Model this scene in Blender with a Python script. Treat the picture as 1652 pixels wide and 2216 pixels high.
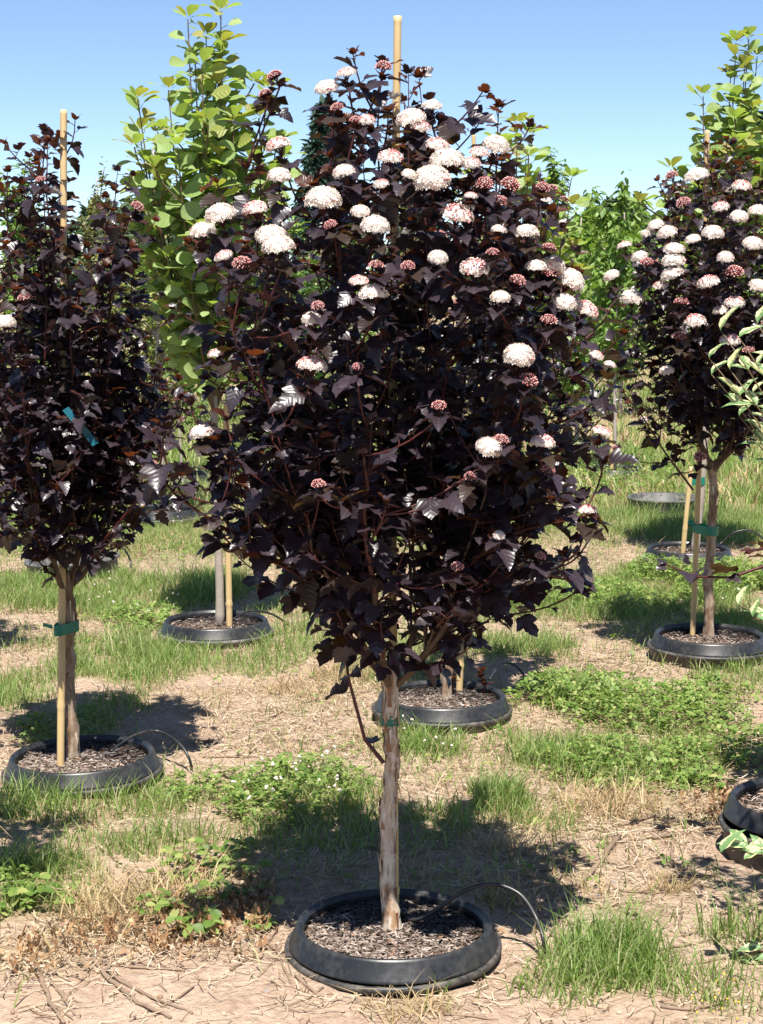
import bpy, math, random
import numpy as np
from mathutils import Vector, Matrix, Quaternion
R = math.radians
for o in list(bpy.data.objects): bpy.data.objects.remove(o)
scene = bpy.context.scene
COL = scene.collection

# ---------------------------------------------------------------- camera
CAMH, PITCH, FPX, CX, CY = 1.42, R(7.7), 3650.0, 826.0, 1108.0     # photo measured on a 1652 x 2216 grid
cd = bpy.data.cameras.new('camera'); cam = bpy.data.objects.new('camera', cd); COL.objects.link(cam)
cam.location = (0, 0, CAMH); cam.rotation_euler = (R(90) - PITCH, 0, 0)
cd.sensor_fit = 'VERTICAL'; cd.sensor_height = 36.0; cd.lens = 36.0 * FPX / 2216.0
cd.clip_start = 0.05; cd.clip_end = 1500
scene.camera = cam
scene.render.resolution_x, scene.render.resolution_y = 763, 1024

# ---------------------------------------------------------------- world and sun
SUN_EL, SUN_AZ = R(64.5), R(0.5)          # high sun behind the camera
w = bpy.data.worlds.new('World'); scene.world = w; w.use_nodes = True
nt = w.node_tree; nt.nodes.clear()
sky = nt.nodes.new('ShaderNodeTexSky'); sky.sky_type = 'NISHITA'; sky.sun_disc = False
sky.sun_elevation = SUN_EL; sky.sun_rotation = R(180) + SUN_AZ
sky.altitude = 2600; sky.air_density = 0.85; sky.dust_density = 0.0; sky.ozone_density = 2.2
bg = nt.nodes.new('ShaderNodeBackground'); bg.inputs['Strength'].default_value = 0.083
wo = nt.nodes.new('ShaderNodeOutputWorld')
nt.links.new(sky.outputs[0], bg.inputs[0]); nt.links.new(bg.outputs[0], wo.inputs[0])
sd = bpy.data.lights.new('sun', 'SUN'); sd.energy = 5.0; sd.angle = R(0.53); sd.color = (1.0, 0.95, 0.87)
sun = bpy.data.objects.new('sun', sd); COL.objects.link(sun)
tosun = Vector((-math.sin(SUN_AZ) * math.cos(SUN_EL), -math.cos(SUN_AZ) * math.cos(SUN_EL), math.sin(SUN_EL)))
sun.rotation_euler = tosun.to_track_quat('Z', 'Y').to_euler(); sun.location = (-2, -6, 12)
vs = scene.view_settings
vs.view_transform = 'Standard'; vs.look = 'None'; vs.gamma = 1; vs.exposure = 1.08; vs.use_curve_mapping = False

# ---------------------------------------------------------------- helpers: pixels to places
def ray(px, py):
    x = (px - CX) / FPX; y = (CY - py) / FPX
    return Vector((x, math.cos(PITCH) + y * math.sin(PITCH), -math.sin(PITCH) + y * math.cos(PITCH)))
def G(px, py, z=0.0):                     # where a pixel's ray meets the level z
    d = ray(px, py); t = (z - CAMH) / d.z
    return Vector((d.x * t, d.y * t, z))
def atY(px, py, Y):                       # where it meets a vertical plane at distance Y
    d = ray(px, py); t = Y / d.y
    return Vector((d.x * t, Y, CAMH + d.z * t))
def pxscale(Y): return Y / FPX
def gh(x, y):                             # gentle relief of the ground
    return (0.010 * np.sin(x * 2.1 + 1.3) * np.cos(y * 1.7 + .4) + 0.007 * np.sin(x * 5.3 + y * 3.1) + 0.004 * np.sin(x * 11.0 - y * 9.0 + 2)
            + 0.003 * np.sin(x * 23.0 + 1.1 * np.sin(y * 17)) * np.cos(y * 21.0))
def smooth_noise(x, y, s, seed):
    rng = np.random.RandomState(seed); v = 0
    for k in range(6):
        a = rng.uniform(0, 2 * np.pi); f = s * rng.uniform(.6, 1.8); ph = rng.uniform(0, 6.28)
        v = v + np.sin((x * np.cos(a) + y * np.sin(a)) * f + ph + 1.3 * np.sin((x * np.sin(a) - y * np.cos(a)) * f * .7 + ph * 2))
    return v / 6.0 * 1.6

# ---------------------------------------------------------------- helpers: meshes
class MB:
    def __init__(s): s.V = []; s.F = []; s.M = []; s.U = []; s.n = 0
    def add(s, V, F, m=0, uv=None):
        V = np.asarray(V, float).reshape(-1, 3); F = np.asarray(F, int).reshape(-1, 3)
        s.V.append(V); s.F.append(F + s.n); s.n += len(V)
        s.M.append(np.full(len(F), m, int) if np.isscalar(m) else np.asarray(m, int))
        s.U.append(np.zeros((len(V), 2)) if uv is None else np.asarray(uv, float))
    def mesh(s, name, mats, smooth=True):
        me = bpy.data.meshes.new(name)
        V = np.concatenate(s.V); F = np.concatenate(s.F); M = np.concatenate(s.M); U = np.concatenate(s.U)
        me.vertices.add(len(V)); me.vertices.foreach_set('co', V.ravel())
        me.loops.add(F.size); me.loops.foreach_set('vertex_index', F.ravel())
        me.polygons.add(len(F)); me.polygons.foreach_set('loop_start', np.arange(0, F.size, 3))
        try: me.polygons.foreach_set('loop_total', np.full(len(F), 3))
        except Exception: pass
        me.polygons.foreach_set('material_index', M)
        me.polygons.foreach_set('use_smooth', np.full(len(F), smooth))
        uvl = me.uv_layers.new(name='UVMap'); uvl.data.foreach_set('uv', U[F.ravel()].ravel())
        for m in (mats if isinstance(mats, (list, tuple)) else [mats]): me.materials.append(m)
        me.update(calc_edges=True); me.validate()
        return me
    def build(s, name, mats, parent=None, smooth=True, kind=None, loc=None):
        return link(name, s.mesh(name, mats, smooth), parent, kind, loc)
def link(name, me, parent=None, kind=None, loc=None, mat=None):
    o = bpy.data.objects.new(name, me); COL.objects.link(o)
    if parent is not None: o.parent = parent
    if kind: o['kind'] = kind
    if loc is not None: o.location = loc
    if mat is not None: o.matrix_local = mat
    return o
def tag(o, label, cat, group=None):
    o['label'] = label; o['category'] = cat
    if group: o['group'] = group
    return o
def empty(name, loc, label, cat, group=None):
    o = bpy.data.objects.new(name, None); COL.objects.link(o); o.location = loc; o.empty_display_size = .1
    return tag(o, label, cat, group)

def tube(mb, P, rad, seg=8, m=0, jit=0.0, rng=None, cap=True, lump=None):
    P = [Vector(p) for p in P]; n = len(P); V = []; uv = []
    a0 = None; L = 0
    for i in range(n):
        t = (P[min(i + 1, n - 1)] - P[max(i - 1, 0)])
        t = t.normalized() if t.length > 1e-9 else Vector((0, 0, 1))
        if a0 is None:
            a0 = t.cross(Vector((1, 0, 0)));
            if a0.length < .2: a0 = t.cross(Vector((0, 1, 0)))
            a0.normalize()
        else:
            a0 = (a0 - t * a0.dot(t)).normalized()
        b = t.cross(a0)
        if i: L += (P[i] - P[i - 1]).length
        for k in range(seg):
            an = 2 * math.pi * k / seg; r = rad[i] if hasattr(rad, '__len__') else rad
            if lump is not None: r *= lump(L, an)
            if jit: r *= 1 + rng.uniform(-jit, jit)
            V.append(P[i] + (a0 * math.cos(an) + b * math.sin(an)) * r); uv.append((k / seg, L))
    F = []
    for i in range(n - 1):
        for k in range(seg):
            a = i * seg + k; b_ = i * seg + (k + 1) % seg
            F += [(a, b_, b_ + seg), (a, b_ + seg, a + seg)]
    if cap:
        for base, p, fl in ((0, P[0], 1), ((n - 1) * seg, P[-1], 0)):
            c = len(V); V.append(p); uv.append((0, 0))
            for k in range(seg):
                q = (base + k, base + (k + 1) % seg)
                F.append((c, q[1], q[0]) if fl else (c, q[0], q[1]))
    mb.add([tuple(v) for v in V], F, m, uv)
def lathe(mb, prof, seg=64, m=0, wob=None):
    V = []; F = []
    for (r, z) in prof:
        for k in range(seg):
            a = 2 * math.pi * k / seg; rr = r * (1 + (wob(a, z) if wob else 0)); V.append((rr * math.cos(a), rr * math.sin(a), z))
    for i in range(len(prof) - 1):
        for k in range(seg):
            a = i * seg + k; b = i * seg + (k + 1) % seg; F += [(a, b, b + seg), (a, b + seg, a + seg)]
    mb.add(V, F, m)
def bez(a, b, c, n):
    return [a * (1 - t) ** 2 + b * 2 * t * (1 - t) + c * t * t for t in [i / (n - 1) for i in range(n)]]
def frames(T, Vt, N_dir, N_up, size, pos):
    """place template verts Vt (k,3) at many frames; N_dir tip direction, N_up wanted normal"""
    d = N_dir / np.linalg.norm(N_dir, axis=1, keepdims=True)
    s = np.cross(d, N_up); s /= (np.linalg.norm(s, axis=1, keepdims=True) + 1e-9)
    u = np.cross(s, d)
    return pos[:, None, :] + size[:, None, None] * (Vt[None, :, 0:1] * s[:, None] + Vt[None, :, 1:2] * d[:, None] + Vt[None, :, 2:3] * u[:, None])
ICO_V = None
def ico():
    global ICO_V, ICO_F
    if ICO_V is None:
        p = (1 + 5 ** .5) / 2
        v = np.array([(-1, p, 0), (1, p, 0), (-1, -p, 0), (1, -p, 0), (0, -1, p), (0, 1, p), (0, -1, -p), (0, 1, -p), (p, 0, -1), (p, 0, 1), (-p, 0, -1), (-p, 0, 1)], float)
        ICO_V = v / np.linalg.norm(v[0])
        ICO_F = np.array([(0, 11, 5), (0, 5, 1), (0, 1, 7), (0, 7, 10), (0, 10, 11), (1, 5, 9), (5, 11, 4), (11, 10, 2), (10, 7, 6), (7, 1, 8), (3, 9, 4), (3, 4, 2), (3, 2, 6), (3, 6, 8), (3, 8, 9), (4, 9, 5), (2, 4, 11), (6, 2, 10), (8, 6, 7), (9, 8, 1)])
    return ICO_V, ICO_F

# ---------------------------------------------------------------- materials
class NM:
    def __init__(s, name):
        s.m = bpy.data.materials.new(name); s.m.use_nodes = True; s.t = s.m.node_tree; s.t.nodes.clear()
        s.out = s.n('ShaderNodeOutputMaterial')
    def n(s, typ, **kw):
        o = s.t.nodes.new(typ)
        for k, v in kw.items():
            if k in o.inputs.keys() if hasattr(o.inputs, 'keys') else False: o.inputs[k].default_value = v
            else: setattr(o, k, v)
        return o
    def l(s, a, b): s.t.links.new(a, b)
    def math(s, op, a, b=None, clamp=False):
        o = s.n('ShaderNodeMath'); o.operation = op; o.use_clamp = clamp
        for i, v in enumerate((a, b)):
            if v is None: continue
            if isinstance(v, (int, float)): o.inputs[i].default_value = v
            else: s.l(v, o.inputs[i])
        return o.outputs[0]
    def mix(s, f, a, b):
        o = s.n('ShaderNodeMix'); o.data_type = 'RGBA'
        for i, v in ((0, f), (6, a), (7, b)):
            if isinstance(v, (int, float)): o.inputs[i].default_value = v
            elif isinstance(v, tuple): o.inputs[i].default_value = (*v, 1)
            else: s.l(v, o.inputs[i])
        return o.outputs[2]
    def noise(s, scale, detail=3, vec=None, rough=.55):
        o = s.n('ShaderNodeTexNoise'); o.inputs['Scale'].default_value = scale; o.inputs['Detail'].default_value = detail; o.inputs['Roughness'].default_value = rough
        if vec is not None: s.l(vec, o.inputs['Vector'])
        return o
    def ramp(s, f, stops):
        o = s.n('ShaderNodeValToRGB'); e = o.color_ramp.elements
        while len(e) < len(stops): e.new(.5)
        for i, (p, c) in enumerate(stops): e[i].position = p; e[i].color = (*c, 1)
        s.l(f, o.inputs[0]); return o.outputs[0]
    def rnd(s):
        g = s.n('ShaderNodeNewGeometry'); oi = s.n('ShaderNodeObjectInfo')
        return s.math('FRACT', s.math('ADD', g.outputs['Random Per Island'], oi.outputs['Random']))
    def princ(s, col, rough=.6, spec=.5, bump=None, bstr=.3, bdist=.01):
        p = s.n('ShaderNodeBsdfPrincipled'); p.inputs['Specular IOR Level'].default_value = spec
        if isinstance(col, tuple): p.inputs['Base Color'].default_value = (*col, 1)
        else: s.l(col, p.inputs['Base Color'])
        if isinstance(rough, (int, float)): p.inputs['Roughness'].default_value = rough
        else: s.l(rough, p.inputs['Roughness'])
        if bump is not None:
            b = s.n('ShaderNodeBump'); b.inputs['Strength'].default_value = bstr; b.inputs['Distance'].default_value = bdist
            s.l(bump, b.inputs['Height']); s.l(b.outputs[0], p.inputs['Normal'])
        return p
    def done(s, sh): s.l(sh, s.out.inputs[0]); return s.m
    def obj(s): return s.n('ShaderNodeTexCoord').outputs['Object']
    def uv(s): return s.n('ShaderNodeTexCoord').outputs['UV']

def leaf_mat(name, top, top2, trans, rough=.42, spec=.5, tw=.35, veins=26.0, vstr=.5, vein_col=None, under=None):
    k = NM(name); r = k.rnd()
    col = k.mix(r, top, top2)
    sep = k.n('ShaderNodeSeparateXYZ'); k.l(k.uv(), sep.inputs[0])
    ax = k.math('ABSOLUTE', sep.outputs[0]); ph = k.math('SUBTRACT', sep.outputs[1], k.math('MULTIPLY', ax, .9))
    pl = k.math('SINE', k.math('MULTIPLY', ph, veins))
    if vein_col:
        vf = k.math('MULTIPLY', k.math('SUBTRACT', 1.0, k.math('MULTIPLY', ax, 28.0), clamp=True), .7)
        col = k.mix(vf, col, vein_col)
    geo = k.n('ShaderNodeNewGeometry')
    if under: col = k.mix(geo.outputs['Backfacing'], col, under)
    p = k.princ(col, rough, spec, pl, vstr, .004)
    t = k.n('ShaderNodeBsdfTranslucent'); tc = k.mix(r, trans, tuple(c * .7 for c in trans)); k.l(tc, t.inputs[0])
    m = k.n('ShaderNodeMixShader'); m.inputs[0].default_value = tw
    k.l(p.outputs[0], m.inputs[1]); k.l(t.outputs[0], m.inputs[2])
    return k.done(m.outputs[0])
M = {}
M['nb'] = leaf_mat('ninebark_leaf', (.018, .012, .017), (.044, .031, .040), (.070, .020, .012), rough=.36, spec=.62, tw=.16, veins=34, vstr=.10, vein_col=(.06, .045, .05))
M['nby'] = leaf_mat('ninebark_young_leaf', (.045, .015, .013), (.085, .028, .014), (.20, .050, .010), rough=.42, spec=.5, tw=.32, veins=34, vstr=.12, vein_col=(.10, .03, .02))
M['nbo'] = leaf_mat('ninebark_olive_leaf', (.028, .018, .018), (.045, .030, .020), (.11, .055, .012), rough=.45, spec=.45, tw=.30, veins=34, vstr=.12)
M['sm'] = leaf_mat('smokebush_leaf', (.20, .30, .085), (.32, .41, .17), (.44, .60, .07), rough=.5, spec=.4, tw=.42, veins=30, vstr=.07, vein_col=(.26, .36, .12))
M['smy'] = leaf_mat('smokebush_young_leaf', (.28, .33, .08), (.36, .32, .13), (.44, .46, .05), rough=.5, spec=.4, tw=.42, veins=30, vstr=.3, vein_col=(.40, .34, .12))
M['bgl'] = leaf_mat('background_leaf', (.10, .19, .035), (.19, .29, .06), (.26, .42, .05), rough=.5, spec=.4, tw=.35, veins=8, vstr=.1)
M['bgl2'] = leaf_mat('background_olive_leaf', (.16, .18, .06), (.26, .24, .10), (.30, .32, .06), rough=.55, spec=.3, tw=.3, veins=8, vstr=.1)
M['bgl3'] = leaf_mat('background_dark_leaf', (.035, .085, .022), (.07, .13, .035), (.10, .20, .03), rough=.5, spec=.4, tw=.3, veins=8, vstr=.1)
M['far'] = leaf_mat('far_foliage', (.045, .08, .045), (.09, .12, .06), (.08, .14, .04), rough=.7, spec=.2, tw=.2, veins=1, vstr=0)
M['farbrown'] = leaf_mat('far_brown_foliage', (.15, .12, .075), (.24, .19, .12), (.14, .12, .06), rough=.7, spec=.2, tw=.2, veins=1, vstr=0)
M['conifer'] = leaf_mat('conifer_foliage', (.025, .055, .045), (.045, .085, .06), (.04, .08, .04), rough=.7, spec=.2, tw=.15, veins=1, vstr=0)
# variegated dogwood leaf: cream margin, green middle
k = NM('variegated_leaf'); sep = k.n('ShaderNodeSeparateXYZ'); k.l(k.uv(), sep.inputs[0]); r = k.rnd()
nz = k.noise(9, 3, k.uv()); e = k.math('ADD', k.math('MULTIPLY', k.math('ABSOLUTE', sep.outputs[0]), 5.5), k.math('MULTIPLY', k.math('SUBTRACT', nz.outputs[0], .5), 1.6))
e = k.math('SUBTRACT', e, k.math('MULTIPLY', r, .55)); e = k.math('SMOOTH_MIN', e, 1.0, True) if False else k.math('MULTIPLY', k.math('SUBTRACT', e, .12), 6.0, True)
col = k.mix(e, (.16, .28, .11), (.66, .66, .34)); p = k.princ(col, .5, .4); t = k.n('ShaderNodeBsdfTranslucent'); k.l(col, t.inputs[0])
mx = k.n('ShaderNodeMixShader'); mx.inputs[0].default_value = .3; k.l(p.outputs[0], mx.inputs[1]); k.l(t.outputs[0], mx.inputs[2]); M['var'] = k.done(mx.outputs[0])
def blade_mat(name, stops, trans, tw=.35, rough=.55):
    k = NM(name); r = k.rnd(); col = k.ramp(r, stops)
    p = k.princ(col, rough, .35); t = k.n('ShaderNodeBsdfTranslucent'); k.l(k.mix(.5, col, trans), t.inputs[0])
    m = k.n('ShaderNodeMixShader'); m.inputs[0].default_value = tw; k.l(p.outputs[0], m.inputs[1]); k.l(t.outputs[0], m.inputs[2]); return k.done(m.outputs[0])
M['grass'] = blade_mat('green_grass', [(0, (.11, .20, .035)), (.4, (.20, .31, .07)), (.75, (.30, .38, .13)), (1, (.50, .46, .26))], (.32, .46, .07), tw=.45)
M['dry'] = blade_mat('dry_grass', [(0, (.40, .30, .16)), (.5, (.50, .38, .22)), (.8, (.36, .23, .11)), (1, (.28, .28, .10))], (.50, .40, .20), tw=.25)
M['straw'] = blade_mat('straw', [(0, (.14, .085, .05)), (.3, (.28, .19, .12)), (.6, (.44, .34, .23)), (.9, (.54, .44, .31)), (1, (.60, .52, .40))], (.5, .4, .25), tw=.12)
M['clover'] = blade_mat('clover_leaf', [(0, (.08, .15, .025)), (.45, (.16, .25, .05)), (.8, (.25, .33, .09)), (1, (.36, .36, .13))], (.26, .40, .05), tw=.35, rough=.5)
M['deadleaf'] = blade_mat('dead_leaf', [(0, (.15, .075, .035)), (.4, (.30, .16, .075)), (.75, (.38, .25, .13)), (1, (.46, .36, .22))], (.4, .24, .1), tw=.2)
def stem_mat(name, a, b, rough=.55, sc=18):
    k = NM(name); nz = k.noise(sc, 3, k.obj()); return k.done(k.princ(k.mix(nz.outputs[0], a, b), rough, .4, nz.outputs[0], .2, .002).outputs[0])
M['stem_red'] = stem_mat('red_stem', (.045, .010, .010), (.085, .018, .016), .45)
M['stem_brown'] = stem_mat('brown_stem', (.06, .035, .021), (.13, .082, .052), .7, 40)
M['stem_green'] = stem_mat('green_stem', (.14, .12, .05), (.10, .05, .03), .6)
M['twig'] = stem_mat('dead_twig', (.13, .085, .055), (.30, .215, .15), .8, 30)
# peeling bark
k = NM('peeling_bark'); tc = k.obj(); mp = k.n('ShaderNodeMapping'); mp.inputs['Scale'].default_value = (1, 1, .16); k.l(tc, mp.inputs[0])
n1 = k.noise(75, 5, mp.outputs[0], .65); n2 = k.noise(16, 4, tc, .6)
c1 = k.ramp(n1.outputs[0], [(.32, (.085, .040, .020)), (.45, (.24, .14, .075)), (.54, (.50, .40, .30)), (.68, (.66, .58, .48))])
c2 = k.ramp(n2.outputs[0], [(.36, (.15, .07, .032)), (.43, (.36, .24, .15)), (.50, (.62, .55, .46))])
col = k.mix(.5, c1, c2)
M['bark'] = k.done(k.princ(col, .8, .25, n1.outputs[0], .9, .006).outputs[0])
k = NM('dark_peeling_bark'); tc = k.obj(); mp = k.n('ShaderNodeMapping'); mp.inputs['Scale'].default_value = (1, 1, .14); k.l(tc, mp.inputs[0])
n1 = k.noise(60, 5, mp.outputs[0], .65); n2 = k.noise(14, 4, tc, .6)
c1 = k.ramp(n1.outputs[0], [(.3, (.06, .032, .020)), (.46, (.18, .115, .075)), (.6, (.33, .25, .18)), (.78, (.48, .40, .32))])
c2 = k.ramp(n2.outputs[0], [(.42, (.13, .07, .038)), (.58, (.45, .37, .29))])
M['barkd'] = k.done(k.princ(k.mix(.4, c1, c2), .8, .25, n1.outputs[0], .9, .006).outputs[0])
k = NM('flake_bark'); r = k.rnd(); M['flake'] = k.done(k.princ(k.ramp(r, [(0, (.16, .07, .03)), (.4, (.36, .22, .12)), (.75, (.56, .46, .34)), (1, (.62, .54, .43))]), .8, .2).outputs[0])
k = NM('smooth_gray_bark'); tc = k.obj(); mp = k.n('ShaderNodeMapping'); mp.inputs['Scale'].default_value = (.3, .3, 1); k.l(tc, mp.inputs[0])
n1 = k.noise(60, 4, mp.outputs[0]); n2 = k.noise(18, 3, tc)
M['graybark'] = k.done(k.princ(k.mix(k.math('MULTIPLY', k.math('ADD', n1.outputs[0], n2.outputs[0]), .5), (.20, .16, .13), (.46, .40, .35)), .75, .25, n1.outputs[0], .3, .003).outputs[0])
# bamboo
k = NM('bamboo'); tc = k.obj(); mp = k.n('ShaderNodeMapping'); mp.inputs['Scale'].default_value = (1, 1, .05); k.l(tc, mp.inputs[0]); n1 = k.noise(150, 3, mp.outputs[0]); n2 = k.noise(7, 3, tc)
c = k.mix(n2.outputs[0], (.46, .31, .13), (.62, .47, .26)); c = k.mix(k.math('MULTIPLY', k.math('SUBTRACT', n1.outputs[0], .45), 1.2, True), c, (.36, .22, .10))
M['bamboo'] = k.done(k.princ(c, .5, .4, n1.outputs[0], .15, .002).outputs[0])
# plastics
def plastic(name, a, dust, amt, rough=.42):
    k = NM(name); tc = k.obj(); n1 = k.noise(9, 5, tc, .65); n2 = k.noise(60, 4, tc, .6)
    sep = k.n('ShaderNodeSeparateXYZ'); k.l(tc, sep.inputs[0])
    d = k.math('MULTIPLY', k.math('ADD', k.math('SUBTRACT', n1.outputs[0], .42), k.math('MULTIPLY', k.math('SUBTRACT', n2.outputs[0], .5), .7)), amt, True)
    return k.done(k.princ(k.mix(d, a, dust), k.math('ADD', k.math('MULTIPLY', d, .35), rough), .5, n2.outputs[0], .08, .002).outputs[0])
M['pot'] = plastic('black_pot_plastic', (.011, .012, .014), (.13, .12, .11), .8, .36)
M['socket'] = plastic('dusty_socket_plastic', (.022, .022, .023), (.20, .17, .14), 1.9, .5)
M['socketold'] = plastic('old_grey_socket_plastic', (.05, .05, .05), (.27, .25, .22), 2.2, .55)
M['tube'] = plastic('black_tube', (.012, .012, .013), (.10, .09, .08), 1.0, .35)
k = NM('green_tape'); n1 = k.noise(25, 2, k.obj()); t = k.n('ShaderNodeBsdfTranslucent'); t.inputs[0].default_value = (.01, .32, .22, 1)
p = k.princ(k.mix(n1.outputs[0], (.004, .13, .085), (.008, .24, .17)), .35, .5, n1.outputs[0], .3, .003); mx = k.n('ShaderNodeMixShader'); mx.inputs[0].default_value = .2; k.l(p.outputs[0], mx.inputs[1]); k.l(t.outputs[0], mx.inputs[2]); M['tape'] = k.done(mx.outputs[0])
k = NM('teal_tag'); M['tag'] = k.done(k.princ((.006, .095, .13), .45, .4).outputs[0])
# mulch
k = NM('mulch'); tc = k.obj(); n1 = k.noise(90, 5, tc, .7); n2 = k.noise(9, 3, tc)
c = k.ramp(n1.outputs[0], [(.3, (.022, .014, .010)), (.5, (.085, .055, .040)), (.72, (.22, .165, .13))])
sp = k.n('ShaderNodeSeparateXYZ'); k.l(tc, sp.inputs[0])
wet = k.math('MULTIPLY', k.math('ADD', k.math('ADD', k.math('MULTIPLY', sp.outputs[0], 2.2), k.math('MULTIPLY', sp.outputs[1], 5.5)), k.math('MULTIPLY', k.math('SUBTRACT', n2.outputs[0], .55), 2.0)), 2.0, True)  # mask that darkens the mulch toward the back right, edge broken by noise
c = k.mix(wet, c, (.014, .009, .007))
M['mulch'] = k.done(k.princ(c, .85, .3, n1.outputs[0], 1.0, .01).outputs[0])
k = NM('mulch_chip'); r = k.rnd(); M['chip'] = k.done(k.princ(k.ramp(r, [(0, (.035, .024, .018)), (.35, (.12, .085, .065)), (.7, (.24, .19, .16)), (.94, (.40, .34, .29)), (1, (.25, .12, .06))]), .8, .25).outputs[0])
k = NM('dark_chip'); r = k.rnd(); M['chipdark'] = k.done(k.princ(k.ramp(r, [(0, (.010, .007, .006)), (.6, (.028, .017, .012)), (1, (.07, .038, .024))]), .5, .5).outputs[0])  # darker, smoother chip colour for the rear of the pot
# flowers
k = NM('white_petal'); r = k.rnd(); t = k.n('ShaderNodeBsdfTranslucent'); t.inputs[0].default_value = (.75, .68, .60, 1)
p = k.princ(k.ramp(r, [(0, (.76, .66, .61)), (.6, (.82, .76, .71)), (1, (.74, .56, .53))]), .6, .3); mx = k.n('ShaderNodeMixShader'); mx.inputs[0].default_value = .25; k.l(p.outputs[0], mx.inputs[1]); k.l(t.outputs[0], mx.inputs[2]); M['petal'] = k.done(mx.outputs[0])
k = NM('pink_bud'); r = k.rnd(); M['bud'] = k.done(k.princ(k.ramp(r, [(0, (.46, .13, .13)), (.4, (.60, .27, .25)), (.8, (.74, .50, .46)), (1, (.40, .08, .09))]), .5, .4).outputs[0])
k = NM('inner_floret'); n1 = k.noise(9, 2, k.obj()); M['inner'] = k.done(k.princ(k.mix(n1.outputs[0], (.72, .64, .58), (.78, .73, .68)), .8, .1).outputs[0])
k = NM('flower_centre'); M['fcentre'] = k.done(k.princ((.68, .58, .34), .7, .2).outputs[0])
k = NM('clover_blossom'); r = k.rnd(); M['blossom'] = k.done(k.princ(k.mix(r, (.72, .68, .62), (.60, .48, .40)), .7, .2).outputs[0])
k = NM('yellow_blossom'); M['yellow'] = k.done(k.princ((.75, .50, .02), .6, .2).outputs[0])
# ground
k = NM('ground'); tc = k.obj(); at = k.n('ShaderNodeAttribute'); at.attribute_name = 'veg'
n1 = k.noise(3.2, 6, tc, .6); n2 = k.noise(38, 6, tc, .65); n3 = k.noise(160, 4, tc, .6)
soil = k.ramp(k.math('ADD', k.math('MULTIPLY', n1.outputs[0], .45), k.math('MULTIPLY', n2.outputs[0], .55)), [(.33, (.27, .185, .130)), (.48, (.40, .29, .215)), (.62, (.47, .355, .27)), (.75, (.52, .42, .33))])
soil = k.mix(k.math('MULTIPLY', k.math('SUBTRACT', n3.outputs[0], .58), 4.0, True), soil, (.17, .105, .07))
thatch = k.ramp(n2.outputs[0], [(.3, (.13, .10, .045)), (.5, (.25, .20, .10)), (.7, (.36, .29, .17))])
col = k.mix(k.math('MULTIPLY', at.outputs['Fac'], .85, True), soil, thatch)
vo = k.n('ShaderNodeTexVoronoi'); vo.inputs['Scale'].default_value = 55; k.l(tc, vo.inputs['Vector'])
hgt = k.math('ADD', k.math('ADD', k.math('MULTIPLY', n2.outputs[0], 1.0), k.math('MULTIPLY', n3.outputs[0], .35)), k.math('MULTIPLY', vo.outputs['Distance'], -.35))
M['ground'] = k.done(k.princ(col, .92, .15, hgt, .9, .018).outputs[0])
k = NM('gravel'); n1 = k.noise(30, 5, k.obj()); M['gravel'] = k.done(k.princ(k.mix(n1.outputs[0], (.34, .30, .26), (.56, .51, .46)), .9, .15).outputs[0])
k = NM('clod'); r = k.rnd(); M['clod'] = k.done(k.princ(k.ramp(r, [(0, (.20, .13, .085)), (.6, (.38, .27, .19)), (.9, (.44, .35, .27)), (1, (.23, .23, .24))]), .95, .1).outputs[0])

# ---------------------------------------------------------------- where the pots stand
POTS = dict(main=G(852, 2036, .03), C=G(180, 1660, .03), B=G(957, 1528, .03), D=G(468, 1362, .03), E=G(1535, 1396, .05),
            F=G(1490, 1204, .05), Gp=G(1760, 1800, .05), S1=G(157, 1222, .04), S2=G(1437, 1092, .05), P3=G(393, 1040, .03), P4=G(1328, 1027, .03),
            P5=G(350, 1118, .03), P6=G(690, 1182, .03), P7=G(1090, 1272, .04), L1=G(-170, 1425, .03), L2=G(-270, 1990, .03), P8=G(383, 842, .03), P9=G(1250, 965, .03), DW=G(1960, 2060, .03))

# ---------------------------------------------------------------- ground cover map, from measured patches
def blob(px, py, hw, hh):
    c = G(px, py); a = G(px, py - hh); b = G(px, py + hh); dep = c.length
    return (c.x, (a.y + b.y) / 2, hw * dep / FPX, max((a.y - b.y) / 2, .05))
ZG = [(330, 1440, 260, 48, 1.0), (120, 1290, 250, 48, 1.0), (200, 1740, 260, 52, .9), (330, 1820, 200, 40, .7), (60, 1910, 150, 60, .8), (420, 1285, 120, 45, 1.0),
      (920, 1615, 90, 40, 1.0), (1085, 1735, 60, 36, 1.3), (1330, 2120, 150, 72, 1.1), (1250, 1510, 70, 40, .8), (1420, 1300, 280, 60, 1.0), (1510, 1140, 220, 50, 1.2),
      (900, 1440, 150, 50, .6), (1080, 1330, 140, 40, .8), (1090, 1400, 130, 26, .9), (640, 1740, 200, 50, .8), (1330, 1640, 230, 60, .9), (1560, 2190, 130, 60, .5), (1600, 1470, 120, 30, .8), (700, 1800, 240, 60, .7),
      (640, 1390, 120, 40, .5), (560, 1440, 110, 34, .6), (60, 1490, 110, 60, .9), (230, 1560, 90, 40, .6), (1620, 2060, 90, 50, .4), (900, 1800, 260, 60, .7)]
ZC = [(640, 1715, 150, 40, 1.0), (440, 1710, 110, 34, .6), (1400, 1540, 230, 62, 1.5), (1330, 1650, 190, 40, 1.0), (1560, 1265, 180, 34, 1.4), (1300, 1290, 130, 36, .9), (1300, 1048, 170, 24, 1.3), (330, 1345, 90, 22, 1.0), (130, 1590, 110, 50, .8), (30, 1930, 60, 50, .5), (560, 1760, 90, 30, .9), (1440, 1700, 120, 26, .5), (1650, 1640, 120, 50, .8)]
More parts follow.
